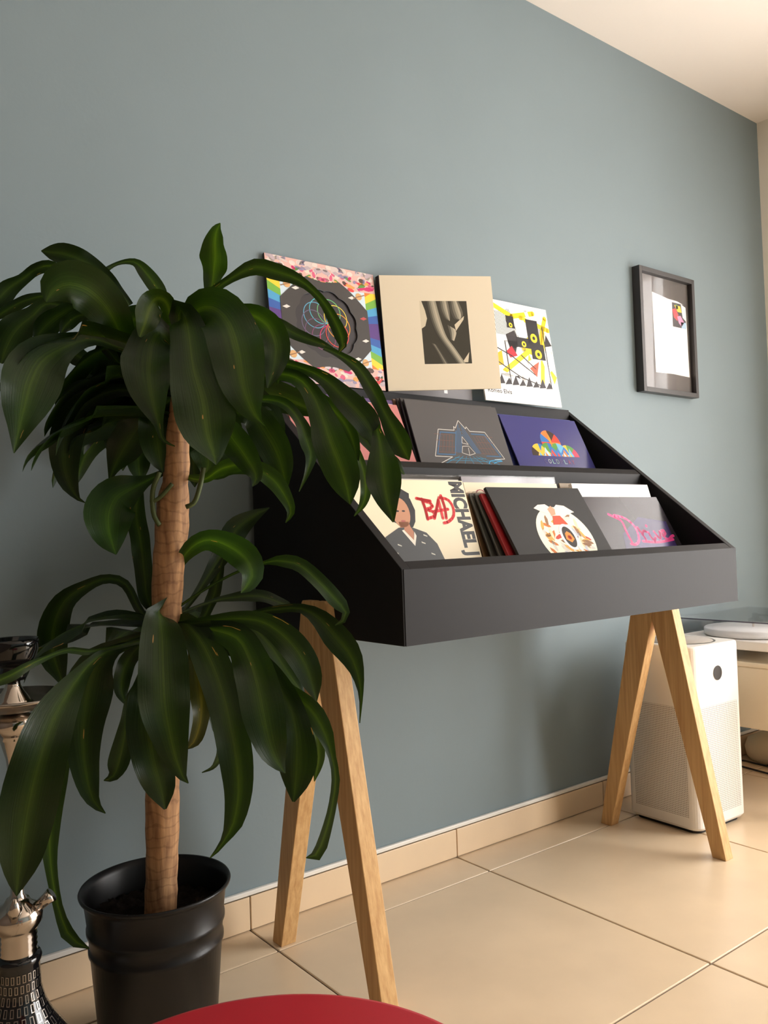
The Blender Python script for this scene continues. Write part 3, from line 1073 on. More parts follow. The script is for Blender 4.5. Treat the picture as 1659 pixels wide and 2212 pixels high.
loft('foot', [(rrect(HW - .014, .024), 0.0), (rrect(HW - .012, .024), .012)], M['dark'], pur)
loft('body', [(rrect(HW - .006, .026), .010), (rrect(HW, .026), .018), (rrect(HW, .026), .505), (rrect(HW - .001, .026), .511), (rrect(HW - .004, .026), .514)], M['white_plastic'], pur)
# perforated panels, set proud by a hair on three sides
for k, (sx, sy) in enumerate(((0, -1), (-1, 0), (1, 0))):
    e = 0.0006
    d = HW + e
    a, z0_, z1_ = HW - .030, .045, .345
    if sx == 0:
        vs = [(-a, -d, z0_), (a, -d, z0_), (a, -d, z1_), (-a, -d, z1_)]
    else:
        vs = [(sx * d, -a, z0_), (sx * d, a, z0_), (sx * d, a, z1_), (sx * d, -a, z1_)]
        if sx < 0:
            vs = [vs[1], vs[0], vs[3], vs[2]]
    obj('grille', vs, [(0, 1, 2, 3)], M['perf'], pur)
# top outlet grille
lathe('outlet_ring', [(.092, .5145), (.095, .5158), (.098, .5145)], M['brushed'], pur, 48)
lathe('outlet_disc', [(.0, .5160), (.090, .5160), (.0915, .5145)], mat('grey_outlet_mesh', (176, 168, 160), .5), pur, 48)
ds = empty('display', (0, -HW - .0012, .432))
ds.parent = pur
bm = bmesh.new()
bmesh.ops.create_circle(bm, cap_ends=True, radius=.0205, segments=40)
bmesh.ops.rotate(bm, verts=bm.verts, cent=(0, 0, 0), matrix=Matrix.Rotation(math.radians(90), 3, 'X'))
obj_bm('screen', bm, mat('black_display', (40, 36, 36), .25), ds)

# ------------------------------------------------------------------ sideboard, turntable, things below
sb = tag(empty('sideboard', (2.66, -0.30, 0)), 'low cream sideboard beyond the white air purifier', 'sideboard')
o = box('cabinet', (-.250, -.27, .230), (.46, .24, .415), M['cream_lacquer'], sb, .004)
o = box('top_board', (-.253, -.273, .415), (.463, .243, .430), M['cream_lacquer'], sb, .003)
for lx in (-.235, .425):
    for ly in (-.255, .195):
        box('leg', (lx, ly, 0), (lx + .03, ly + .03, .230), M['dark'], sb, .002)
tt = tag(empty('turntable', (2.650, -0.250, .430)), 'white turntable with a clear dust cover on the cream sideboard', 'turntable')
box('plinth', (-.235, -.190, .034), (.235, .190, .062), mat('white_plinth', (240, 232, 222), .3), tt, .004)
for lx in (-.19, .19):
    for ly in (-.15, .15):
        lathe('foot', [(0, 0), (.022, 0), (.024, .006), (.024, .034), (0, .034)], M['dark'], tt, 20, (lx, ly, 0))
lathe('platter', [(0, .064), (.146, .064), (.150, .067), (.150, .084), (.147, .087), (0, .087)], M['silver'], tt, 64, (-.065, 0.006, 0))
lathe('spindle', [(0, .087), (.0035, .087), (.0035, .103), (.002, .105), (0, .105)], M['chrome'], tt, 12, (-.065, 0.006, 0))
bm = bmesh.new()
cz0, cz1, cw, cd = .064, .120, .233, .188
add_box(bm, (-cw, -cd, cz1 - .003), (cw, cd, cz1))
add_box(bm, (-cw, -cd, cz0), (-cw + .003, cd, cz1 - .003))
add_box(bm, (cw - .003, -cd, cz0), (cw, cd, cz1 - .003))
add_box(bm, (-cw + .003, -cd, cz0), (cw - .003, -cd + .003, cz1 - .003))
add_box(bm, (-cw + .003, cd - .003, cz0), (cw - .003, cd, cz1 - .003))
obj_bm('dust_cover', bm, M['acrylic'], tt)
tube('cover_edge', [(-cw, -cd, cz1), (-cw, cd - .012, cz1), (-cw, cd - .003, cz1 - .004), (-cw, cd, cz1 - .014), (-cw, cd, cz1 - .03)], .0016, mat('dark_acrylic_edge', (60, 58, 78), .2), tt, 8)
# tonearm
tube('tonearm', [(.16, .12, .10), (.15, 0, .102), (.11, -.09, .095)], .004, M['chrome'], tt, 8)
lathe('tonearm_base', [(0, .062), (.025, .062), (.025, .085), (.012, .09), (.010, .106), (0, .106)], M['dark'], tt, 20, (.16, .12, 0))

bag = loft('storage_bag', [([(a * s_, b * s2) for a, b in rrect(.1, .06)], z) for s_, s2, z in ((1.05, 1.5, .0), (1.15, 1.6, .015), (1.2, 1.65, .045), (1.1, 1.55, .075), (.9, 1.25, .092), (.5, .7, .098))], mat('cream_fabric', (222, 206, 178), .8, bump=.4, bump_scale=60), None)
bag.location = (2.952, -.187, .001)
bag.data.polygons.foreach_set('use_smooth', [True] * len(bag.data.polygons))
tag(bag, 'soft cream storage bag lying on the floor under the sideboard', 'bag')
for i, (pts, lab) in enumerate((([(2.80, -.012, .004), (2.83, -.05, .004), (2.825, -.09, .004), (2.822, -.13, .004), (2.81, -.19, .004), (2.79, -.26, .004), (2.80, -.34, .004)], 'curved black cable lying along the foot of the cream bag'),
                                ([(2.76, -.012, .004), (2.757, -.08, .004), (2.745, -.15, .004), (2.735, -.22, .004), (2.72, -.34, .004)], 'straighter black cable on the tiles in front of the curved one'))):
    c = tube('power_cable', [Vector(p[:3]) for p in spline(pts, 30)], .0032, M['dark'], None, 8)
    tag(c, lab, 'cable')

# ------------------------------------------------------------------ red stool
st = tag(empty('stool', (0.267, -1.160, 0)), 'red round stool in the foreground, only its top in view', 'stool')
lathe('seat', [(0, .428), (.175, .428), (.184, .431), (.187, .437), (.187, .443), (.185, .4485), (.180, .450), (0, .450)], M['red'], st, 96)
for k in range(4):
    a = math.pi / 4 + k * math.pi / 2
    ca, sa = math.cos(a), math.sin(a)
    tube('leg', [(.165 * ca, .165 * sa, 0), (.155 * ca, .155 * sa, .2), (.13 * ca, .13 * sa, .40), (.11 * ca, .11 * sa, .428)], [.012, .012, .012, .012], M['oak'], st, 12)

# ------------------------------------------------------------------ hookah
hk = tag(empty('hookah', (.3276, -.2924, 0)), 'steel and black glass hookah at the left edge beside the plant pot', 'hookah')
glass_black = mat('black_glass', (16, 16, 18), .06, spec=.6)
bp_ = [(0, 0), (.085, 0), (.095, .006), (.098, .03), (.094, .06), (.084, .09), (.066, .125), (.048, .155), (.037, .18), (.0315, .205), (.030, .245), (.0325, .250), (.0335, .256), (.031, .262), (0, .262)]
bp_ = [(r_, z_ * .893) for r_, z_ in bp_]
lathe('base_bottle', bp_, glass_black, hk, 64)


def bottle_r(z):
    for (r0, za), (r1, zb) in zip(bp_[2:], bp_[3:]):
        if za <= z <= zb and zb > za:
            return r0 + (r1 - r0) * (z - za) / (zb - za)
    return .03


vs, fs = [], []
for row in range(13):
    zc = .030 + row * .0148
    rr = bottle_r(zc)
    nn = 24
    for k in range(nn):
        a = 2 * math.pi * (k + .3 * (row % 3)) / nn
        hw_, hh_ = .0042 * max(.55, rr / .06), .0058
        fw_ = .0011

        def pt(du, dz):
            z = zc + dz
            r = bottle_r(z) + .0005
            ang = a + du / rr
            return (r * math.cos(ang), r * math.sin(ang), z)
        i0 = len(vs)
        for (du, dz) in ((-hw_, -hh_), (hw_, -hh_), (hw_, hh_), (-hw_, hh_)):
            vs.append(pt(du, dz))
        for (du, dz) in ((-hw_ + fw_, -hh_ + fw_), (hw_ - fw_, -hh_ + fw_), (hw_ - fw_, hh_ - fw_), (-hw_ + fw_, hh_ - fw_)):
            vs.append(pt(du, dz))
        for q in range(4):
            fs.append((i0 + q, i0 + (q + 1) % 4, i0 + 4 + (q + 1) % 4, i0 + 4 + q))
tag(obj('etched_pattern', vs, fs, M['brushed'], hk), kind='stuff')
# threaded collar and valves
lathe('collar', [(.026, .262), (.0275, .266), (.026, .270), (.0275, .274), (.026, .278), (.0275, .282), (.026, .286), (.0275, .290), (.026, .294), (.029, .300), (.035, .310), (.036, .322), (.030, .332), (.020, .338), (.016, .345), (0, .345)], M['chrome'], hk, 48, (0, 0, -.028))
tube('hose_port', [(.02, -.012, .297), (.036, -.022, .312), (.043, -.026, .318)], [.008, .009, .011], M['chrome'], hk, 16)
tube('purge_valve', [(-.012, -.03, .297), (-.014, -.040, .317), (-.014, -.043, .334)], [.006, .011, .003], M['chrome'], hk, 16)
lathe('stem', [(.014, .317), (.0095, .324), (.0085, .40), (.0085, .495), (.0125, .528), (.0205, .556), (.0225, .558), (.0215, .562), (.0245, .564), (.031, .576), (.0325, .584), (.029, .592), (.013, .598), (0, .60)], M['chrome'], hk, 40)
lathe('ash_plate', [(0, .598), (.030, .600), (.060, .606), (.078, .618), (.081, .621), (.079, .624), (.058, .612), (.030, .607), (0, .606)], M['brushed'], hk, 56)
lathe('bowl_mount', [(0, .606), (.030, .607), (.029, .612), (.024, .618), (.0135, .634), (.011, .639), (.010, .648), (0, .648)], M['chrome'], hk, 40)
lathe('bowl', [(0, .646), (.018, .647), (.020, .651), (.0205, .660), (.018, .666), (.021, .670), (.030, .673), (.034, .682), (.0375, .693), (.0385, .703), (.0375, .710), (.034, .709), (.028, .692), (0, .690)], M['black_gloss'], hk, 48)

# ------------------------------------------------------------------ potted corn plant
T0 = 1.43
base = Vector((.565, -.245, 0))
plant = tag(empty('potted_plant', base), 'tall corn plant with drooping glossy leaves in a black metal pot', 'plant')
PO = -base
lathe('pot', [(0, .0), (.096, .0), (.098, .004), (.1105, .158), (.1135, .160), (.1135, .166), (.1112, .169), (.1132, .192), (.1162, .194), (.1162, .200), (.1142, .203), (.1195, .246), (.1218, .251), (.1268, .254), (.1282, .258), (.1268, .261), (.1240, .260), (.1175, .248), (.1080, .150), (.104, .12), (0, .12)],
      M['pot'], plant, 72)
bm = bmesh.new()
bmesh.ops.create_grid(bm, x_segments=40, y_segments=40, size=.125)
kill = [v for v in bm.verts if v.co.xy.length > .113]
bmesh.ops.delete(bm, geom=kill, context='VERTS')
rnd = random.Random(5)
for v in bm.verts:
    v.co.z = .204 + rnd.random() * .012
obj_bm('soil', bm, M['soil'], plant, True)


def bark():
    m = bpy.data.materials.new('cane_bark')
    m.use_nodes = True
    n, l = m.node_tree.nodes, m.node_tree.links
    b = n['Principled BSDF']
    tc = n.new('ShaderNodeTexCoord')
    w_ = n.new('ShaderNodeTexWave')
    w_.bands_direction = 'Z'
    w_.inputs['Scale'].default_value = 17
    w_.inputs['Distortion'].default_value = 9
    w_.inputs['Detail'].default_value = 4
    l.new(tc.outputs['Object'], w_.inputs['Vector'])
    mp = n.new('ShaderNodeMapping')
    mp.inputs['Scale'].default_value = (90, 90, 12)
    l.new(tc.outputs['Object'], mp.inputs['Vector'])
    t = n.new('ShaderNodeTexNoise')
    t.inputs['Scale'].default_value = 1.2
    t.inputs['Detail'].default_value = 6
    l.new(mp.outputs[0], t.inputs['Vector'])
    r = n.new('ShaderNodeValToRGB')
    r.color_ramp.elements[0].position, r.color_ramp.elements[0].color = .25, lin((118, 78, 50))
    r.color_ramp.elements[1].position, r.color_ramp.elements[1].color = .75, lin((196, 150, 104))
    l.new(t.outputs['Fac'], r.inputs['Fac'])
    r2 = n.new('ShaderNodeValToRGB')
    r2.color_ramp.elements[0].position, r2.color_ramp.elements[0].color = .02, (.25, .17, .12, 1)
    r2.color_ramp.elements[1].position, r2.color_ramp.elements[1].color = .16, (1, 1, 1, 1)
    l.new(w_.outputs['Color'], r2.inputs['Fac'])
    mx = n.new('ShaderNodeMix')
    mx.data_type = 'RGBA'
    mx.blend_type = 'MULTIPLY'
    mx.inputs['Factor'].default_value = .30
    l.new(r.outputs['Color'], mx.inputs['A'])
    l.new(r2.outputs['Color'], mx.inputs['B'])
    l.new(mx.outputs['Result'], b.inputs['Base Color'])
    b.inputs['Roughness'].default_value = .75
    bp = n.new('ShaderNodeBump')
    bp.inputs['Strength'].default_value = .6
    bp.inputs['Distance'].default_value = .003
    l.new(mx.outputs['Result'], bp.inputs['Height'])
    l.new(bp.outputs['Normal'], b.inputs['Normal'])
    return m


M['bark'] = bark()
# trunk: photographed centre line and half widths
TR = [(346, 2010, 34), (347, 1960, 34), (350, 1860, 34), (351, 1740, 36), (352, 1600, 35), (356, 1450, 34), (360, 1320, 32), (363, 1240, 33), (368, 1180, 34), (372, 1130, 35), (374, 1085, 34), (378, 1050, 28), (382, 1000, 27), (384, 940, 24), (390, 860, 20), (396, 780, 15), (400, 715, 9)]
tp = spline(TR, 60)
rnd = random.Random(2)
o = tube('trunk', [px(a, b, 1.445 - .02 * (2010 - b) / 1000) for a, b, c in tp], [c / FPX * 1.44 * (1 + .05 * math.sin(i * 2.1) * (rnd.random())) for i, (a, b, c) in enumerate(tp)], M['bark'], plant, 28)
o.location = PO
for pts, r in (([(440, 1010), (432, 1050), (420, 1085), (402, 1095)], .0042), ([(345, 1020), (330, 1060), (332, 1110), (345, 1135)], .0042), ([(372, 1045), (345, 1075), (325, 1085)], .0036)):
    o = tube('side_shoot', [px(a, b, 1.40) for a, b in spline(pts, 12)], r, mat('green_shoot', (70, 82, 38), .6), plant, 10)
    o.location = PO


def leaf_mat():
    m = bpy.data.materials.new('corn_plant_leaf')
    m.use_nodes = True
    n, l = m.node_tree.nodes, m.node_tree.links
    b = n['Principled BSDF']
    out = n['Material Output']
    uv = n.new('ShaderNodeUVMap')
    uv.uv_map = 'UVMap'
    sp = n.new('ShaderNodeSeparateXYZ')
    l.new(uv.outputs[0], sp.inputs[0])
    oi = n.new('ShaderNodeObjectInfo')
    mp = n.new('ShaderNodeMapping')
    mp.inputs['Scale'].default_value = (46, 1.6, 1)
    l.new(uv.outputs[0], mp.inputs['Vector'])
    ad = n.new('ShaderNodeVectorMath')
    ad.operation = 'ADD'
    l.new(mp.outputs[0], ad.inputs[0])
    cmb = n.new('ShaderNodeCombineXYZ')
    ml = n.new('ShaderNodeMath')
    ml.operation = 'MULTIPLY'
    ml.inputs[1].default_value = 37.0
    l.new(oi.outputs['Random'], ml.inputs[0])
    l.new(ml.outputs[0], cmb.inputs[0])
    l.new(ml.outputs[0], cmb.inputs[1])
    l.new(cmb.outputs[0], ad.inputs[1])
    t = n.new('ShaderNodeTexNoise')
    t.inputs['Scale'].default_value = 1.0
    t.inputs['Detail'].default_value = 3
    l.new(ad.outputs[0], t.inputs['Vector'])
    # distance from the midrib, broken up by the streaks
    d = n.new('ShaderNodeMath')
    d.operation = 'SUBTRACT'
    l.new(sp.outputs['X'], d.inputs[0])
    d.inputs[1].default_value = .5
    ab = n.new('ShaderNodeMath')
    ab.operation = 'ABSOLUTE'
    l.new(d.outputs[0], ab.inputs[0])
    s1 = n.new('ShaderNodeMath')
    s1.operation = 'MULTIPLY_ADD'
    l.new(t.outputs['Fac'], s1.inputs[0])
    s1.inputs[1].default_value = .30
    l.new(ab.outputs[0], s1.inputs[2])
    r = n.new('ShaderNodeValToRGB')
    e = r.color_ramp.elements
    e[0].position, e[0].color = .12, lin((72, 94, 30))
    e[1].position, e[1].color = .42, lin((31, 50, 15))
    e.new(.24).color = lin((46, 68, 20))
    l.new(s1.outputs[0], r.inputs['Fac'])
    # per-leaf shade of green
    hs = n.new('ShaderNodeHueSaturation')
    mr = n.new('ShaderNodeMapRange')
    mr.inputs['To Min'].default_value = .70
    mr.inputs['To Max'].default_value = 1.15
    l.new(oi.outputs['Random'], mr.inputs['Value'])
    l.new(mr.outputs[0], hs.inputs['Value'])
    l.new(r.outputs['Color'], hs.inputs['Color'])
    # dry tan scars on some leaves
    t2 = n.new('ShaderNodeTexNoise')
    t2.inputs['Scale'].default_value = .35
    mp2 = n.new('ShaderNodeMapping')
    mp2.inputs['Scale'].default_value = (24, 14, 1)
    l.new(uv.outputs[0], mp2.inputs['Vector'])
    ad2 = n.new('ShaderNodeVectorMath')
    ad2.operation = 'ADD'
    l.new(mp2.outputs[0], ad2.inputs[0])
    l.new(cmb.outputs[0], ad2.inputs[1])
    l.new(ad2.outputs[0], t2.inputs['Vector'])
    gt = n.new('ShaderNodeMath')
    gt.operation = 'GREATER_THAN'
    gt.inputs[1].default_value = .745
    l.new(t2.outputs['Fac'], gt.inputs[0])
    mx = n.new('ShaderNodeMix')
    mx.data_type = 'RGBA'
    l.new(gt.outputs[0], mx.inputs['Factor'])
    tn = n.new('ShaderNodeMix')
    tn.data_type = 'RGBA'
    tn.blend_type = 'MULTIPLY'
    tn.inputs['Factor'].default_value = 1
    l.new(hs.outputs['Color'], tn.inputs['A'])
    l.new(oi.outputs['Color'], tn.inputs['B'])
    l.new(tn.outputs['Result'], mx.inputs['A'])
    mx.inputs['B'].default_value = lin((190, 140, 80))
    l.new(mx.outputs['Result'], b.inputs['Base Color'])
    b.inputs['Roughness'].default_value = .36
    b.inputs['Specular IOR Level'].default_value = .36
    bp = n.new('ShaderNodeBump')
    bp.inputs['Strength'].default_value = .25
    bp.inputs['Distance'].default_value = .0015
    l.new(t.outputs['Fac'], bp.inputs['Height'])
    l.new(bp.outputs['Normal'], b.inputs['Normal'])
    tl = n.new('ShaderNodeBsdfTranslucent')
    g2 = n.new('ShaderNodeMix')
    g2.data_type = 'RGBA'
    g2.blend_type = 'MULTIPLY'
    g2.inputs['Factor'].default_value = 1
    l.new(mx.outputs['Result'], g2.inputs['A'])
    g2.inputs['B'].default_value = (1.5, 1.6, .5, 1)
    l.new(g2.outputs['Result'], tl.inputs['Color'])
    ms = n.new('ShaderNodeMixShader')
    ms.inputs[0].default_value = .30
    l.new(b.outputs[0], ms.inputs[1])
    l.new(tl.outputs[0], ms.inputs[2])
    l.new(ms.outputs[0], out.inputs[0])
    return m


M['leaf'] = leaf_mat()
leaf_n = [0]


def leaf(pts, dts, twist=0, fold=.26, wave=.15, t0=T0, n=26, tint=(1, 1, 1)):
    """one leaf: midrib as (x, y, half width) on the photograph, dts = depth offsets along it, twist of the blade in degrees"""
    leaf_n[0] += 1
    rnd = random.Random(leaf_n[0] * 13)
    st_ = spline([tuple(p) if len(p) == 3 else (*p, 0.5) for p in pts], n)
    ds = spline([(i, d) for i, d in enumerate(dts)], n)
    tw = twist if isinstance(twist, (list, tuple)) else [twist, twist]
    mid = []
    for i, (x, y, hw) in enumerate(st_):
        mid.append(px(x, y, t0 + ds[i][1]))
    K = 9
    vs, fs, uvs = [], [], []
    pha, phb = rnd.random() * 6.28, rnd.random() * 6.28
    prevS = None
    for i in range(n):
        Tn = (mid[min(i + 1, n - 1)] - mid[max(i - 1, 0)]).normalized()
        V = (mid[i] - CAM_POS).normalized()
        S_ = Tn.cross(V)
        if S_.length < 1e-3:
            S_ = CR.copy()
        S_.normalize()
        if prevS is not None:
            S_ = (S_ + prevS * .6).normalized()
            S_ = (S_ - Tn * S_.dot(Tn)).normalized()
        prevS = S_
        N = S_.cross(Tn).normalized()
        f = i / (n - 1)
        a = math.radians(tw[0] + (tw[-1] - tw[0]) * f if len(tw) == 2 else tw[min(int(f * len(tw)), len(tw) - 1)])
        S2 = S_ * math.cos(a) + N * math.sin(a)
        N2 = -S_ * math.sin(a) + N * math.cos(a)
        if N2.dot(V) > 0:
            N2 = -N2
        hw = max(st_[i][2], .6) / FPX * (t0 + ds[i][1]) / max(.45, math.cos(a))
        L = i / (n - 1)
        for k in range(K):
            s = -1 + 2 * k / (K - 1)
            lift = fold * hw * (abs(s) ** 1.3) * (1 - .5 * L)
            wv = wave * hw * (abs(s) ** 2) * (math.sin(L * 17 + (pha if s < 0 else phb)) + .5 * math.sin(L * 31 + phb))
            vs.append(mid[i] + S2 * (hw * s) + N2 * (lift + wv) - base)
            uvs.append((k / (K - 1), L))
    for i in range(n - 1):
        for k in range(K - 1):
            a = i * K + k
            fs.append((a, a + 1, a + K + 1, a + K))
    o = obj('leaf', vs, fs, M['leaf'], plant, True)
    o.color = tuple(tint) + (1,)
    ul = o.data.uv_layers.new(name='UVMap')
    for lp in o.data.loops:
        ul.data[lp.index].uv = uvs[lp.vertex_index]
    return o


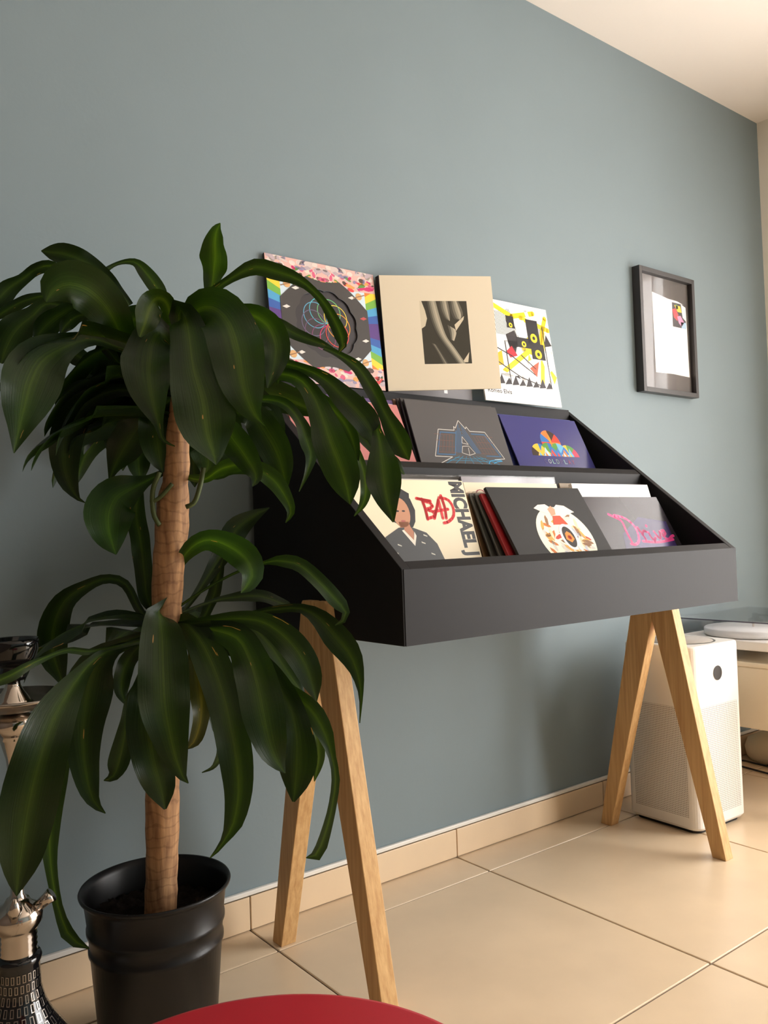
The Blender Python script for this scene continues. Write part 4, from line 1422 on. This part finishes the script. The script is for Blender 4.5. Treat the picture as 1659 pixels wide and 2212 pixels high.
CRN = (385, 945, 8)
LEAVES = [
    # upper crown, hanging towards the camera
    ([(400, 720, 10), (425, 672, 30), (462, 668, 46), (493, 700, 54), (512, 759, 59), (525, 832, 48), (545, 886, 25), (562, 910, 6), (572, 920, 1)], [0, -.06, -.14, -.18, -.2], (14, -10)),
    ([(390, 730, 10), (386, 672, 24), (398, 680, 30), (408, 723, 40), (418, 795, 49), (438, 868, 64), (448, 935, 56), (462, 980, 24), (467, 1004, 1)], [0, -.08, -.15, -.19, -.2], (-14, 16)),
    ([(370, 745, 8), (345, 718, 30), (328, 745, 47), (321, 790, 54), (324, 836, 46), (333, 880, 28), (343, 918, 10), (352, 950, 5), (378, 964, 1)], [0, -.07, -.13, -.16, -.16], (-18, -4)),
    ([(372, 700, 12), (360, 655, 18), (338, 645, 24), (322, 668, 29), (312, 700, 22), (302, 728, 3)], [0, -.05, -.08, -.1, -.1], (30, 18)),
    ([(448, 690, 6), (452, 655, 8), (456, 629, 14), (461, 597, 20), (465, 560, 31), (464, 524, 21), (468, 499, 13), (476, 482, 1)], [0, -.01, -.01, -.03, -.05], (10, 35)),
    ([(400, 690, 8), (420, 655, 14), (445, 640, 10), (495, 604, 9), (550, 577, 17), (600, 588, 18), (640, 602, 13), (672, 624, 9), (700, 655, 10), (722, 692, 13), (738, 728, 14), (740, 750, 7), (731, 764, 1)], [0, -.04, -.06, -.07, -.06], (20, -20)),
    ([(520, 690, 8), (560, 684, 12), (600, 700, 14), (640, 722, 13), (690, 742, 9), (735, 761, 1)], [0, .0, .02, .03, .03], (-20, 25)),
    ([(700, 752, 5), (738, 770, 8), (775, 797, 13), (806, 845, 17), (830, 890, 15), (851, 930, 22), (870, 968, 23), (884, 994, 1)], [-.02, -.05, -.07, -.06, -.05], (24, -12)),
    ([(560, 790, 6), (605, 784, 10), (660, 798, 11), (705, 822, 16), (745, 862, 26), (785, 905, 29), (806, 942, 20), (803, 966, 1)], [-.02, -.06, -.1, -.11, -.1], (-10, 22)),
    ([(545, 815, 8), (595, 808, 12), (640, 816, 16), (672, 848, 20), (697, 905, 29), (716, 960, 38), (737, 1011, 40), (749, 1052, 28), (757, 1090, 1)], [-.02, -.08, -.14, -.17, -.18], (12, -14)),
    ([(545, 868, 6), (575, 863, 8), (615, 873, 11), (645, 906, 12), (664, 955, 17), (672, 985, 13), (663, 1022, 6), (646, 1062, 1)], [-.02, -.05, -.08, -.09, -.09], (35, 10)),
    ([(760, 950, 5), (775, 985, 8), (786, 1022, 10), (790, 1060, 12), (783, 1090, 8), (765, 1115, 1)], [-.05, -.07, -.09, -.1], (20, 0)),
    ([(780, 860, 6), (806, 905, 8), (819, 950, 15), (826, 1005, 34), (830, 1044, 38), (838, 1084, 24), (850, 1128, 2)], [-.05, -.1, -.14, -.16, -.17], (-22, 10)),
    ([(760, 920, 10), (790, 950, 14), (830, 985, 15), (858, 1008, 12), (874, 1025, 1)], [-.02, -.02, -.02, -.01], (10, 20)),
    ([(640, 830, 8), (690, 860, 14), (740, 908, 17), (764, 960, 14), (772, 1008, 1)], [0, -.03, -.06, -.07], (-25, 5)),
    # upper crown, left side
    ([(330, 770, 8), (262, 752, 10), (205, 733, 13), (150, 744, 26), (92, 778, 54), (66, 826, 63), (53, 876, 50), (42, 925, 25), (30, 979, 1)], [0, -.05, -.1, -.14, -.15], (-12, 14)),
    ([(330, 800, 10), (290, 765, 16), (262, 722, 30), (232, 668, 44), (192, 628, 50), (148, 614, 48), (116, 628, 34), (100, 652, 3)], [0, -.03, -.08, -.12, -.14], (16, -18)),
    ([(280, 660, 8), (240, 608, 12), (205, 580, 19), (172, 560, 23), (138, 548, 23), (110, 545, 15), (89, 542, 1)], [0, -.01, -.03, -.05, -.06], (-24, 10)),
    ([(200, 640, 6), (150, 598, 10), (112, 575, 12), (80, 580, 12), (50, 602, 13), (20, 622, 19), (-2, 645, 20), (-25, 672, 2)], [0, .02, .04, .04, .03], (30, 10)),
    ([(190, 660, 6), (105, 640, 9), (60, 647, 11), (20, 666, 13), (-20, 695, 2)], [0, .02, .04, .05], (30, 35)),
    ([(200, 690, 6), (110, 656, 12), (70, 682, 20), (36, 712, 35), (16, 746, 34), (2, 785, 3)], [0, -.02, -.04, -.05], (-16, 10)),
    ([(250, 700, 8), (175, 664, 14), (130, 680, 21), (96, 706, 23), (72, 740, 2)], [0, -.02, -.03, -.04], (10, 30)),
    ([(260, 690, 6), (180, 680, 12), (145, 700, 15), (130, 724, 1)], [0, -.03, -.04, -.05], (10, 10)),
    ([(205, 610, 4), (222, 590, 6), (253, 570, 4), (290, 566, 8), (315, 590, 15), (338, 620, 17), (354, 645, 11), (360, 668, 2)], [0, .02, .02, .0, -.02], (35, -15)),
    ([(330, 830, 10), (275, 808, 9), (230, 790, 13), (185, 776, 19), (150, 762, 17), (120, 766, 2)], [.03, .05, .06, .06], (20, 30)),
    ([(300, 800, 5), (262, 788, 9), (235, 758, 11), (205, 735, 4)], [.0, .01, .01, .0], (20, 30)),
    ([(330, 860, 10), (275, 846, 9), (225, 826, 12), (170, 826, 21), (128, 850, 13), (104, 866, 1)], [.02, .06, .08, .1], (28, 14)),
    ([(330, 860, 12), (270, 842, 13), (220, 852, 20), (175, 882, 31), (148, 930, 35), (140, 990, 31), (150, 1042, 20), (168, 1076, 5), (184, 1086, 1)], [0, .0, .0, .0, .02], (22, -16)),
    ([(372, 900, 10), (340, 885, 24), (300, 920, 36), (268, 968, 36), (246, 1010, 14), (236, 1042, 1)], [.02, .02, .03, .04], (10, -22)),
    ([(378, 900, 10), (330, 890, 20), (300, 950, 28), (300, 1010, 22), (306, 1040, 3)], [.05, .08, .1, .1], (-10, 10)),
    ([(372, 1010, 6), (325, 1035, 10), (290, 1052, 26), (252, 1074, 46), (236, 1108, 53), (236, 1145, 44), (244, 1178, 22), (251, 1198, 1)], [0, .0, -.02, -.04, -.05], (-24, 10)),
    ([(330, 1320, 6), (318, 1290, 16), (312, 1240, 19), (304, 1170, 20), (294, 1110, 20), (300, 1060, 10), (306, 1030, 2)], [.05, .05, .06, .06], (20, 0)),
    # upper crown, right of the trunk
    ([(420, 960, 10), (470, 915, 22), (508, 955, 32), (538, 998, 26), (553, 1030, 14), (545, 1051, 1)], [-.02, -.05, -.08, -.09], (-18, 6)),
    ([(430, 930, 10), (530, 890, 25), (580, 945, 36), (606, 1000, 29), (619, 1056, 3)], [.04, .05, .06, .06], (10, -10)),
    ([(410, 1030, 5), (470, 1030, 7), (500, 1016, 10), (545, 1012, 17), (590, 1036, 20), (620, 1080, 14), (628, 1108, 8), (617, 1129, 1)], [0, .01, .02, .02], (30, 0)),
    ([(400, 1030, 6), (440, 1036, 8), (480, 1012, 15), (530, 1002, 15), (560, 1010, 1)], [0, -.02, -.03, -.03], (14, 20)),
    ([(420, 900, 14), (480, 880, 30), (560, 850, 34), (640, 870, 28), (700, 900, 3)], [.06, .08, .1, .1], (10, -10)),
    ([(400, 900, 12), (440, 960, 34), (450, 1000, 30), (440, 1035, 2)], [.06, .07, .07, .07], (0, 10)),
    ([(400, 800, 20), (350, 830, 50), (300, 870, 45), (270, 910, 2)], [.06, .07, .08, .09], (0, 20)),
    ([(420, 760, 16), (500, 740, 40), (570, 740, 36), (605, 780, 24), (600, 830, 2)], [.02, .0, -.02, -.03], (10, -12)),
    ([(440, 700, 12), (520, 676, 20), (575, 700, 30), (596, 750, 32), (590, 800, 20), (578, 838, 2)], [0, -.04, -.08, -.1], (-20, 10)),
    # dark leaves deep in the upper crown
    ([(385, 830, 12), (330, 850, 30), (285, 880, 40), (258, 930, 34), (250, 985, 14), (256, 1015, 1)], [.04, .06, .08, .09], (8, -14)),
    ([(388, 850, 12), (350, 880, 34), (340, 930, 40), (345, 985, 30), (352, 1020, 2)], [.02, .0, -.02, -.02], (-12, 10)),
    ([(392, 820, 12), (440, 860, 34), (480, 920, 40), (500, 975, 26), (508, 1015, 1)], [.02, .03, .04, .05], (14, -10)),
    ([(392, 800, 12), (455, 830, 30), (530, 860, 38), (585, 910, 30), (610, 965, 1)], [.04, .07, .09, .1], (-10, 14)),
    ([(385, 780, 12), (320, 770, 30), (250, 800, 34), (200, 860, 26), (185, 915, 1)], [.06, .09, .1, .11], (20, -10)),
    ([(390, 760, 10), (340, 700, 26), (290, 690, 30), (250, 720, 24), (232, 765, 1)], [.05, .06, .06, .06], (-10, 20)),
    ([(396, 760, 10), (440, 720, 28), (470, 760, 34), (480, 820, 26), (486, 860, 1)], [.03, .0, -.03, -.04], (12, -10)),
    # lower crown
    ([(352, 1345, 12), (345, 1312, 28), (346, 1340, 36), (350, 1380, 46), (352, 1440, 52), (356, 1520, 54), (368, 1590, 40), (380, 1640, 26), (396, 1680, 8), (407, 1692, 1)], [0, -.08, -.13, -.15, -.15], (14, -10)),
    ([(348, 1400, 12), (330, 1470, 36), (320, 1560, 46), (330, 1640, 42), (347, 1700, 32), (357, 1748, 3)], [0, -.08, -.1, -.1], (-18, 8)),
    ([(345, 1370, 6), (310, 1372, 9), (255, 1394, 15), (212, 1430, 36), (191, 1490, 52), (180, 1570, 43), (182, 1640, 32), (192, 1700, 22), (206, 1736, 11), (228, 1757, 1)], [0, -.02, -.03, -.05, -.06], (12, -14)),
    ([(310, 1385, 6), (230, 1408, 9), (180, 1450, 16), (122, 1540, 43), (86, 1640, 56), (62, 1740, 60), (48, 1830, 48), (40, 1895, 25), (36, 1936, 1)], [0, -.19, -.29, -.31, -.31], (-16, 10)),
    ([(290, 1390, 5), (190, 1450, 9), (142, 1560, 21), (118, 1680, 27), (108, 1780, 22), (110, 1870, 13), (126, 1960, 10), (150, 2022, 14), (175, 2040, 7), (193, 2049, 1)], [0, .0, -.01, -.03, -.05], (24, -20)),
    ([(340, 1345, 6), (306, 1323, 9), (272, 1263, 10), (232, 1250, 10), (190, 1264, 13), (142, 1296, 23), (118, 1347, 31), (113, 1400, 31), (120, 1430, 26), (132, 1464, 11), (139, 1490, 1)], [0, .04, .07, .09, .1], (20, -10)),
    ([(340, 1372, 4), (300, 1385, 5), (200, 1406, 6), (146, 1404, 6), (80, 1428, 8), (30, 1455, 10), (0, 1470, 11), (-35, 1492, 1)], [0, -.12, -.26, -.31], (50, 50)),
    ([(350, 1310, 6), (378, 1237, 8), (410, 1186, 18), (450, 1166, 22), (495, 1180, 29), (530, 1206, 32), (545, 1240, 25), (532, 1268, 13), (521, 1281, 1)], [0, .0, -.04, -.08, -.1], (-30, 20)),
    ([(370, 1322, 3), (440, 1275, 3), (510, 1237, 3), (575, 1215, 5), (610, 1212, 13), (650, 1222, 15), (695, 1262, 17), (730, 1300, 17), (747, 1320, 9), (742, 1340, 6), (724, 1351, 1)], [0, .0, -.02, -.03, -.03], (26, 10)),
    ([(370, 1332, 3), (450, 1302, 4), (500, 1291, 9), (560, 1288, 13), (610, 1304, 11), (640, 1318, 1)], [0, .04, .06, .07], (24, 30)),
    ([(380, 1345, 4), (460, 1345, 5), (560, 1322, 6), (600, 1316, 9), (650, 1314, 10), (690, 1336, 20), (726, 1376, 29), (755, 1412, 26), (772, 1452, 15), (780, 1502, 5), (777, 1562, 1)], [0, .02, .0, -.02, -.03], (30, -14)),
    ([(370, 1352, 6), (440, 1344, 12), (510, 1336, 16), (570, 1345, 22), (620, 1381, 30), (655, 1427, 31), (673, 1472, 22), (684, 1516, 1)], [0, -.05, -.08, -.1, -.1], (-20, 16)),
    ([(375, 1340, 12), (396, 1342, 20), (430, 1380, 30), (460, 1440, 38), (484, 1510, 38), (500, 1580, 37), (511, 1645, 36), (515, 1711, 30), (505, 1775, 21), (488, 1810, 9), (470, 1836, 5), (453, 1854, 1)], [0, -.08, -.14, -.17, -.18], (12, -12)),
    ([(395, 1345, 10), (450, 1358, 18), (510, 1376, 32), (538, 1420, 38), (557, 1480, 45), (570, 1545, 46), (585, 1610, 34), (600, 1645, 19), (616, 1670, 1)], [0, -.07, -.13, -.16, -.16], (-12, 12)),
    ([(480, 1400, 10), (560, 1430, 20), (618, 1508, 26), (640, 1580, 34), (643, 1640, 43), (640, 1690, 29), (634, 1732, 3)], [0, -.05, -.08, -.1], (14, -6)),
    ([(470, 1390, 6), (560, 1430, 14), (620, 1490, 17), (670, 1531, 22), (700, 1580, 19), (716, 1630, 9), (725, 1680, 9), (718, 1740, 9), (706, 1790, 11), (690, 1835, 13), (674, 1855, 9), (661, 1853, 1)], [0, -.04, -.06, -.07, -.06], (-26, 26)),
    ([(640, 1500, 6), (670, 1540, 10), (685, 1590, 12), (688, 1640, 13), (679, 1688, 1)], [0, .0, .0, .0], (20, 0)),
    ([(420, 1350, 8), (520, 1342, 16), (580, 1390, 27), (620, 1450, 29), (658, 1505, 2)], [.03, .03, .02, .02], (10, 20)),
    ([(375, 1370, 8), (418, 1400, 14), (432, 1480, 24), (434, 1550, 18), (420, 1600, 12), (401, 1619, 1)], [.02, .0, -.02, -.02], (-30, 30)),
    ([(440, 1500, 8), (480, 1600, 14), (466, 1650, 6), (436, 1669, 1)], [.03, .03, .02, .02], (20, 40)),
    ([(340, 1430, 8), (290, 1500, 14), (273, 1570, 17), (258, 1640, 23), (245, 1676, 12), (224, 1686, 1)], [.04, .05, .06, .06], (30, -10)),
    ([(345, 1390, 8), (300, 1398, 14), (270, 1440, 19), (262, 1490, 15), (276, 1527, 1)], [.04, .06, .06, .06], (20, 10)),
    ([(390, 1330, 4), (440, 1260, 10), (490, 1180, 24), (512, 1142, 26), (545, 1116, 15), (582, 1097, 1)], [.03, .08, .12, .14], (10, -10)),
    ([(380, 1345, 4), (430, 1345, 8), (460, 1290, 13), (472, 1240, 12), (484, 1200, 1)], [.02, .06, .08, .1], (20, 20)),
]
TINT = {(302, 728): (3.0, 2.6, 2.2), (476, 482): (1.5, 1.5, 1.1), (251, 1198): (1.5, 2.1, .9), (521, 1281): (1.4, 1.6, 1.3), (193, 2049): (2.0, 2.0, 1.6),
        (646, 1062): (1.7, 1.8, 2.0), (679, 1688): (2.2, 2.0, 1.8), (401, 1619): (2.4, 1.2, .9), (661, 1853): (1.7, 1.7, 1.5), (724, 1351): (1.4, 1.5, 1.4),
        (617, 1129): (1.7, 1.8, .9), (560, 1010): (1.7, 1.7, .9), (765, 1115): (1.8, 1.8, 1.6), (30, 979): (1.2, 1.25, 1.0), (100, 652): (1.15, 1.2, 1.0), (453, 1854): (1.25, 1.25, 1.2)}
for a in LEAVES:
    leaf(*a, tint=TINT.get(tuple(a[0][-1][:2]), (1, 1, 1)))


def back_leaf(c, az, reach, rise, drop, hw, n=22):
    """a leaf on the far side of a crown: arches out along azimuth az, then hangs"""
    leaf_n[0] += 1
    rnd = random.Random(leaf_n[0] * 17)
    d = Vector((math.cos(math.radians(az)), math.sin(math.radians(az)), 0))
    s_ = Vector((-d.y, d.x, 0))
    K = 7
    mid = []
    for i in range(n):
        f = i / (n - 1)
        mid.append(c + d * (reach * (1 - (1 - f) ** 1.7)) + Vector((0, 0, rise * math.sin(min(1, f * 1.6) * math.pi / 2) - (rise + drop) * max(0, f - .25) ** 1.5 / .65)))
    vs, fs, uvs = [], [], []
    ph_ = rnd.random() * 6
    for i in range(n):
        f = i / (n - 1)
        tn = (mid[min(i + 1, n - 1)] - mid[max(i - 1, 0)]).normalized()
        nn = s_.cross(tn).normalized()
        if nn.z < 0 and f < .4:
            nn = -nn
        w_ = hw * (math.sin(math.pi * min(1, f ** .8 * .97 + .03)) ** .75) + .0008
        for k in range(K):
            q = -1 + 2 * k / (K - 1)
            vs.append(mid[i] + s_ * (w_ * q) + nn * (w_ * (.28 * abs(q) ** 1.3 + .12 * q * q * math.sin(f * 15 + ph_ + (q > 0)))) - base)
            uvs.append((k / (K - 1), f))
    for i in range(n - 1):
        for k in range(K - 1):
            a = i * K + k
            fs.append((a, a + 1, a + K + 1, a + K))
    o = obj('leaf', vs, fs, M['leaf'], plant, True)
    ul = o.data.uv_layers.new(name='UVMap')
    for lp in o.data.loops:
        ul.data[lp.index].uv = uvs[lp.vertex_index]
    return o


rnd = random.Random(21)
for (cx_, cy_, n_l, zr, up) in ((392, 800, 15, .10, .05), (388, 880, 12, .06, .02), (364, 1360, 5, .03, .02)):  # far-side leaves, added so the crown shades the wall behind
    c = px(cx_, cy_, 1.43)
    for k in range(n_l):
        az = 38 + 132 * (k + .5) / n_l + rnd.uniform(-6, 6)
        room_y = (-.012 - c.y) / max(.15, math.sin(math.radians(az)))          # stop short of the wall
        back_leaf(c + Vector((0, 0, rnd.uniform(-zr, zr) * .5)), az, min(rnd.uniform(.20, .30), max(.08, room_y - .045)), rnd.uniform(.01, up), rnd.uniform(.05, .12), rnd.uniform(.032, .043))
bpy.context.view_layer.update()
